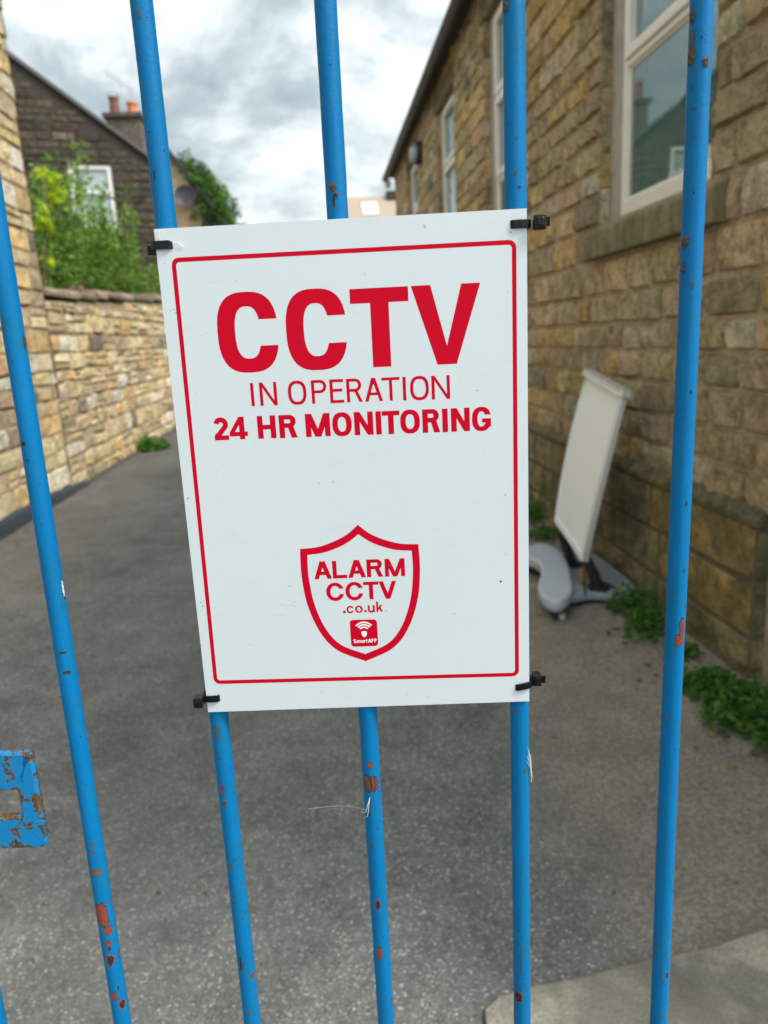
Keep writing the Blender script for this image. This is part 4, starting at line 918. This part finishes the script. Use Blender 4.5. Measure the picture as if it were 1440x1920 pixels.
# 24 HR MONITORING
I = Ink(); t, b, wv, wh = 106.8, 120.2, 3.3, 2.7
g2(I, 22.7, 31.4, t-.2, b, 3.0); g4(I, 31.9, 42.9, t, b, 3.2, 2.6); gH(I, 49.0, 60.0, t+.1, b+.2, wv, wh); gR(I, 62.0, 72.7, t+.2, b+.4, wv, wh)
gM(I, 77.8, 92.6, t+.2, b+.5, wv); gO(I, 93.9, 105.5, t+.2, b+.9, wv, wh, 2.4); gN(I, 107.0, 118.3, t+.5, b+.8, wv); gI(I, 119.9, 123.2, t+.6, b+.9); gT(I, 123.7, 134.1, t+.7, b+1, wv, wh)
gO(I, 134.4, 146.1, t+.5, b+1.2, wv, wh, 2.4); gR(I, 147.6, 158.0, t+.8, b+1.2, wv, wh); gI(I, 159.4, 162.7, t+.9, b+1.3); gN(I, 164.6, 175.7, t+.9, b+1.3, wv); gG(I, 177.0, 188.2, t+.8, b+1.7, wv, wh)
I.mb.build('lettering', M_red, sign)
# shield
def catmull(P, n=8):
    out_ = []
    for k in range(len(P)-1):
        p0 = P[max(k-1, 0)]; p1 = P[k]; p2 = P[k+1]; p3 = P[min(k+2, len(P)-1)]
        for j in range(n):
            t = j/n; out_.append(tuple(.5*((2*p1[i])+(-p0[i]+p2[i])*t+(2*p0[i]-5*p1[i]+4*p2[i]-p3[i])*t*t+(-p0[i]+3*p1[i]-3*p2[i]+p3[i])*t**3) for i in (0, 1)))
    return out_+[P[-1]]
def half(top, cor, tc_, sc_, bot): return catmull([top]+tc_+[cor]) + catmull([cor]+sc_+[bot])[1:]
Lo = half((105.55, 175.6), (68.8, 189.4), [(98.5, 181.4), (89.9, 185.6), (79.8, 188.6)], [(68.5, 207.4), (71.0, 226.6), (78.0, 245.2), (88.2, 257.3)], (105.55, 265.2))
Li = half((105.55, 181.5), (73.1, 193.4), [(98.8, 186.4), (91.0, 190.0), (82.5, 192.5)], [(72.9, 207.6), (75.4, 226.1), (81.6, 242.8), (90.6, 253.6)], (105.55, 260.3))
mir = lambda P: [(211.1-x, y) for x, y in P]
I = Ink(); I.strip(Lo, Li); I.strip(mir(Lo), mir(Li)); shield = I.mb.build('shield_logo', M_red, sign)
I = Ink(); t, b = 197.9, 209.3; wv, wh = 2.65, 2.2
gA(I, 76.4, 87.5, t, b, wv, wh); gL(I, 88.1, 97.1, t, b, wv, wh); gA(I, 97.7, 108.9, t, b, wv, wh); gR(I, 109.5, 119.6, t, b, wv, wh); gM(I, 120.8, 133.3, t+.1, b+.2, wv*.95)
t, b = 212.3, 223.8
gC(I, 83.3, 94.5, t-.3, b+.2, 2.6, 2.2, 216.0, 219.6, 2.1); gC(I, 95.4, 106.6, t-.3, b+.3, 2.6, 2.2, 216.1, 219.7, 2.1); gT(I, 106.7, 116.3, t, b, 2.6, 2.1)
gV(I, 116.4, 127.5, t, b+.1, 2.75, 2.9)
I.rect(93.0, 230.7, 94.7, 232.3); gC(I, 95.3, 99.9, 227.6, 232.5, 1.2, 1.05, 229.2, 230.8, 2.1); gO(I, 100.7, 105.6, 227.6, 232.5, 1.3, 1.05, 2.1); I.rect(106.5, 230.7, 108.0, 232.3)
ribbon(I, [(109.4, 227.7), (109.4, 230.4)]+arc(111.0, 230.6, 1.6, 1.4, 190, 350, 8)+[(112.6, 227.7)], 1.25); I.rect(112.0, 227.7, 113.25, 232.3)
I.rect(114.2, 225.4, 115.4, 232.3); I.quad((115.2, 229.9), (116.6, 227.7), (118.0, 227.7), (115.6, 231.2)); I.quad((115.7, 229.3), (116.7, 229.0), (118.4, 232.3), (116.9, 232.3))
I.mb.build('logo_lettering', M_red, shield)
I = Ink(.00004); sq = rr_poly([(96.8, 237.0), (114.1, 237.2), (114.2, 255.1), (96.9, 255.1)], 2.2); h = I.h(); I.mb.face([I.mb.av(SG(x, y, h)) for x, y in sq]); app = I.mb.build('app_badge', M_red, shield)
I = Ink(.00012)
for r in (6.4, 4.8, 3.2): ribbon(I, arc(105.6, 245.3, r, r, 140, 40, 14), .95)
h = I.h(); I.mb.face([I.mb.av(SG(x, y, h)) for x, y in [(105.6, 244.6), (107.3, 245.2), (107.2, 247.0), (106.6, 248.2), (105.6, 248.9), (104.6, 248.2), (104.0, 247.0), (103.9, 245.2)]])
t, b, s_ = 250.1, 252.6, .55
ribbon(I, arc(99.4, 250.75, .6, .5, 20, 250, 8)+arc(99.4, 251.95, .65, .5, 90, -160, 8), .5)
x = 100.6; I.rect(x, 250.8, x+.45, b); I.rect(x+.95, 250.9, x+1.4, b); I.rect(x+1.9, 250.9, x+2.35, b); I.rect(x, 250.8, x+2.3, 251.2)
gO(I, 103.2, 104.9, 250.8, b, .5, .4, 2.1); I.rect(104.5, 250.8, 104.95, b); I.rect(105.3, 250.8, 105.75, b); I.rect(105.3, 250.8, 106.3, 251.2); I.rect(106.7, 250.2, 107.15, b); I.rect(106.4, 250.8, 107.5, 251.15)
gA(I, 107.7, 109.9, t, b, .55, .4); gP(I, 110.0, 111.4, t, b, .5, .42, .6); gP(I, 111.8, 113.2, t, b, .5, .42, .6)
I.mb.build('badge_symbol', M_wprint, shield)

# ---- cable ties
def tie(label, hx, ex, z, head, tail=None, dzs=0.0, hs=(.0075, .0062, .0072)):
    # loop from a hole at hx over the board's edge at ex and round the bar behind
    sg = 1 if ex > hx else -1; bx = BX['D'] if sg > 0 else BX['B']
    t = thing('cable_tie', GL((ex, PF, z)), label, 'cable tie', 'cable ties holding the notice')
    mb = MB(); w_ = .0024; th = .0012
    xi = hx - sg*.0003; xo = max(ex+sg*.0012, bx+sg*(BRD+.001), key=lambda v: v*sg); yb_ = BY+BRD+.001; yf_ = PF-.0009
    P = [(xi, yf_+.004), (xi+sg*.0002, yf_+.0012), (xi+sg*.0014, yf_), (xi+sg*(abs(xo-xi)*.5), yf_-.0004), (xo-sg*.0015, yf_), (xo, yf_+.0018), (xo+sg*.0004, BY-.002), (xo, BY+.003), (bx+sg*.004, yb_-.0005), (bx, yb_), (bx-sg*.004, yb_-.0008), (min(bx, hx, key=lambda v: v*sg) - sg*.0055, BY+.002), (xi-sg*.0018, BY-.004), (xi, yf_+.004)]
    rings = []
    N = len(P)
    for k, p in enumerate(P):
        a = P[k-1] if k else P[-2]; b = P[k+1] if k < N-1 else P[1]; tx, ty = b[0]-a[0], b[1]-a[1]; L = math.hypot(tx, ty) or 1; nx, ny = ty/L*th/2, -tx/L*th/2
        f = k/ (N-1); zo = z + dzs*max(0, min(1, (sg*(p[0]-hx))/abs(ex-hx)))
        rings.append([mb.av(GL((p[0]+nx*q, p[1]+ny*q, zo+w_*r*(.86 if q > 0 else 1)))) for q, r in ((1, 1), (1, -1), (-1, -1), (-1, 1))])
    for a, b in zip(rings, rings[1:]):
        for j in range(4): mb.face([a[j], a[(j+1) % 4], b[(j+1) % 4], b[j]])
    mb.build('strap', M_tie, t, bevel=.0003)
    mb = MB(); hx_, hy_, hz_ = head; 
    mb.box((hx_-hs[0]/2, hy_-hs[1]/2, hz_-hs[2]/2), (hx_+hs[0]/2, hy_+hs[1]/2, hz_+hs[2]/2), GL); mb.box((hx_-hs[0]*.32, hy_-hs[1]/2-.0006, hz_-hs[2]*.34), (hx_+hs[0]*.32, hy_-hs[1]/2+.001, hz_+hs[2]*.34), GL)
    mb.build('head', M_tie, t, bevel=.0008)
    if tail:
        (ax, ay, az), (bx2, by2, bz2) = tail; mb = MB(); n_ = 8
        for k in range(n_):
            f0, f1 = k/n_, (k+.55)/n_
            q0 = [ax+(bx2-ax)*f0, ay+(by2-ay)*f0, az+(bz2-az)*f0]; q1 = [ax+(bx2-ax)*f1, ay+(by2-ay)*f1, az+(bz2-az)*f1]
            mb.box((min(q0[0], q1[0]), q0[1]-.0011, q0[2]-.0021), (max(q0[0], q1[0]), q0[1]+.0006, q0[2]+.0021), GL)
        mb.box((min(ax, bx2), ay-.0007, min(az, bz2)-.0023), (max(ax, bx2), ay+.0005, max(az, bz2)+.0023), GL); mb.build('tail', M_tie, t)
    return t
L0, R0 = S0[0], S0[0]+.210
tie('black cable tie at the top right corner with its block head beyond the board edge', R0-.0088, R0, 1.5080, (R0+.0068, PF-.001, 1.5082), ((R0+.010, PF-.001, 1.5083), (R0+.0125, PF-.001, 1.5085)), 0, (.0070, .0060, .0078))
tie('black cable tie at the top left corner with a ribbed tail stub pointing left', L0+.0093, L0, 1.5072, (L0-.0005, PF+.0040, 1.5060), ((L0-.0015, PF+.0045, 1.5055), (L0-.0062, PF+.0045, 1.5048)), 0, (.0042, .0062, .0080))
tie('black cable tie at the bottom left corner with a square head facing out', L0+.0083, L0, 1.2262, (L0-.0042, PF-.0025, 1.2258), None, 0, (.0062, .0080, .0068))
tie('black cable tie at the bottom right corner curving up to a raised head', R0-.0085, R0, 1.2262, (R0+.0052, PF+.003, 1.2305), ((R0+.008, PF+.003, 1.2300), (R0+.0108, PF+.003, 1.2300)), .0020, (.0052, .0070, .0078))
# ---- threads of cobweb
def web(label, pts, r=.00018):
    mb = MB(); mb.tube([GL(p) for p in catm3(pts)], r, 4); return single(mb, 'cobweb_thread', M_thread, label, 'cobweb', 'stray threads on the gate')
def catm3(P, n=6):
    P = [Vector(p) for p in P]; out_ = []
    for k in range(len(P)-1):
        p0, p1, p2, p3 = P[max(k-1, 0)], P[k], P[k+1], P[min(k+2, len(P)-1)]
        for j in range(n): t = j/n; out_.append(.5*((2*p1)+(p2-p0)*t+(2*p0-5*p1+4*p2-p3)*t*t+(3*p1-p0-3*p2+p3)*t**3))
    return out_+[P[-1]]
web('thin grey thread curling over the top left cable tie', [(L0+.0035, PF-.0006, 1.5155), (L0+.0028, PF-.0010, 1.512), (L0+.0050, PF-.0016, 1.5098), (L0+.0085, PF-.0024, 1.5096), (L0+.0108, PF-.0016, 1.5082), (L0+.0135, PF-.0010, 1.5078), (L0+.0160, PF-.0006, 1.5052)], .00018)
mb = MB(); rng = random.Random(9)
for k in range(9):
    x = BX['D']+.0062; z = 1.178-k*.0012; mb.tube([GL((x-.003+rng.uniform(0, .002), BY-.006, z+.004)), GL((x+.0003, BY-.004, z-.004)), GL((x+.0012+rng.uniform(-.001, .0012), BY-.003, z-.012-rng.uniform(0, .004)))], .00009, 3)
single(mb, 'cobweb_thread', M_thread, 'white wispy cobweb tuft on the right edge of the bar below the notice', 'cobweb', 'stray threads on the gate')
web('fine web strand stretched left from the middle bar below the notice', [(BX['C']-.004, BY-.005, 1.138), (BX['C']-.02, BY, 1.1385), (BX['C']-.045, BY, 1.137)], .00005)
mb = MB()
for q in ((1.143, 0), (1.138, -.0035), (1.1345, -.0015)): mb.tube([GL((BX['C']-.0015, BY-.0066, 1.149)), GL((BX['C']-.003+q[1]*.5, BY-.0068, q[0])), GL((BX['C']-.0045+q[1], BY-.005, q[0]-.002))], .00016, 3)
single(mb, 'cobweb_thread', M_thread, 'small white web fan under the big chip on the middle bar', 'cobweb', 'stray threads on the gate')

# ------------------------------------------------------------------ tidy up
for o in scene.objects:
    if '_w' in o: del o['_w']
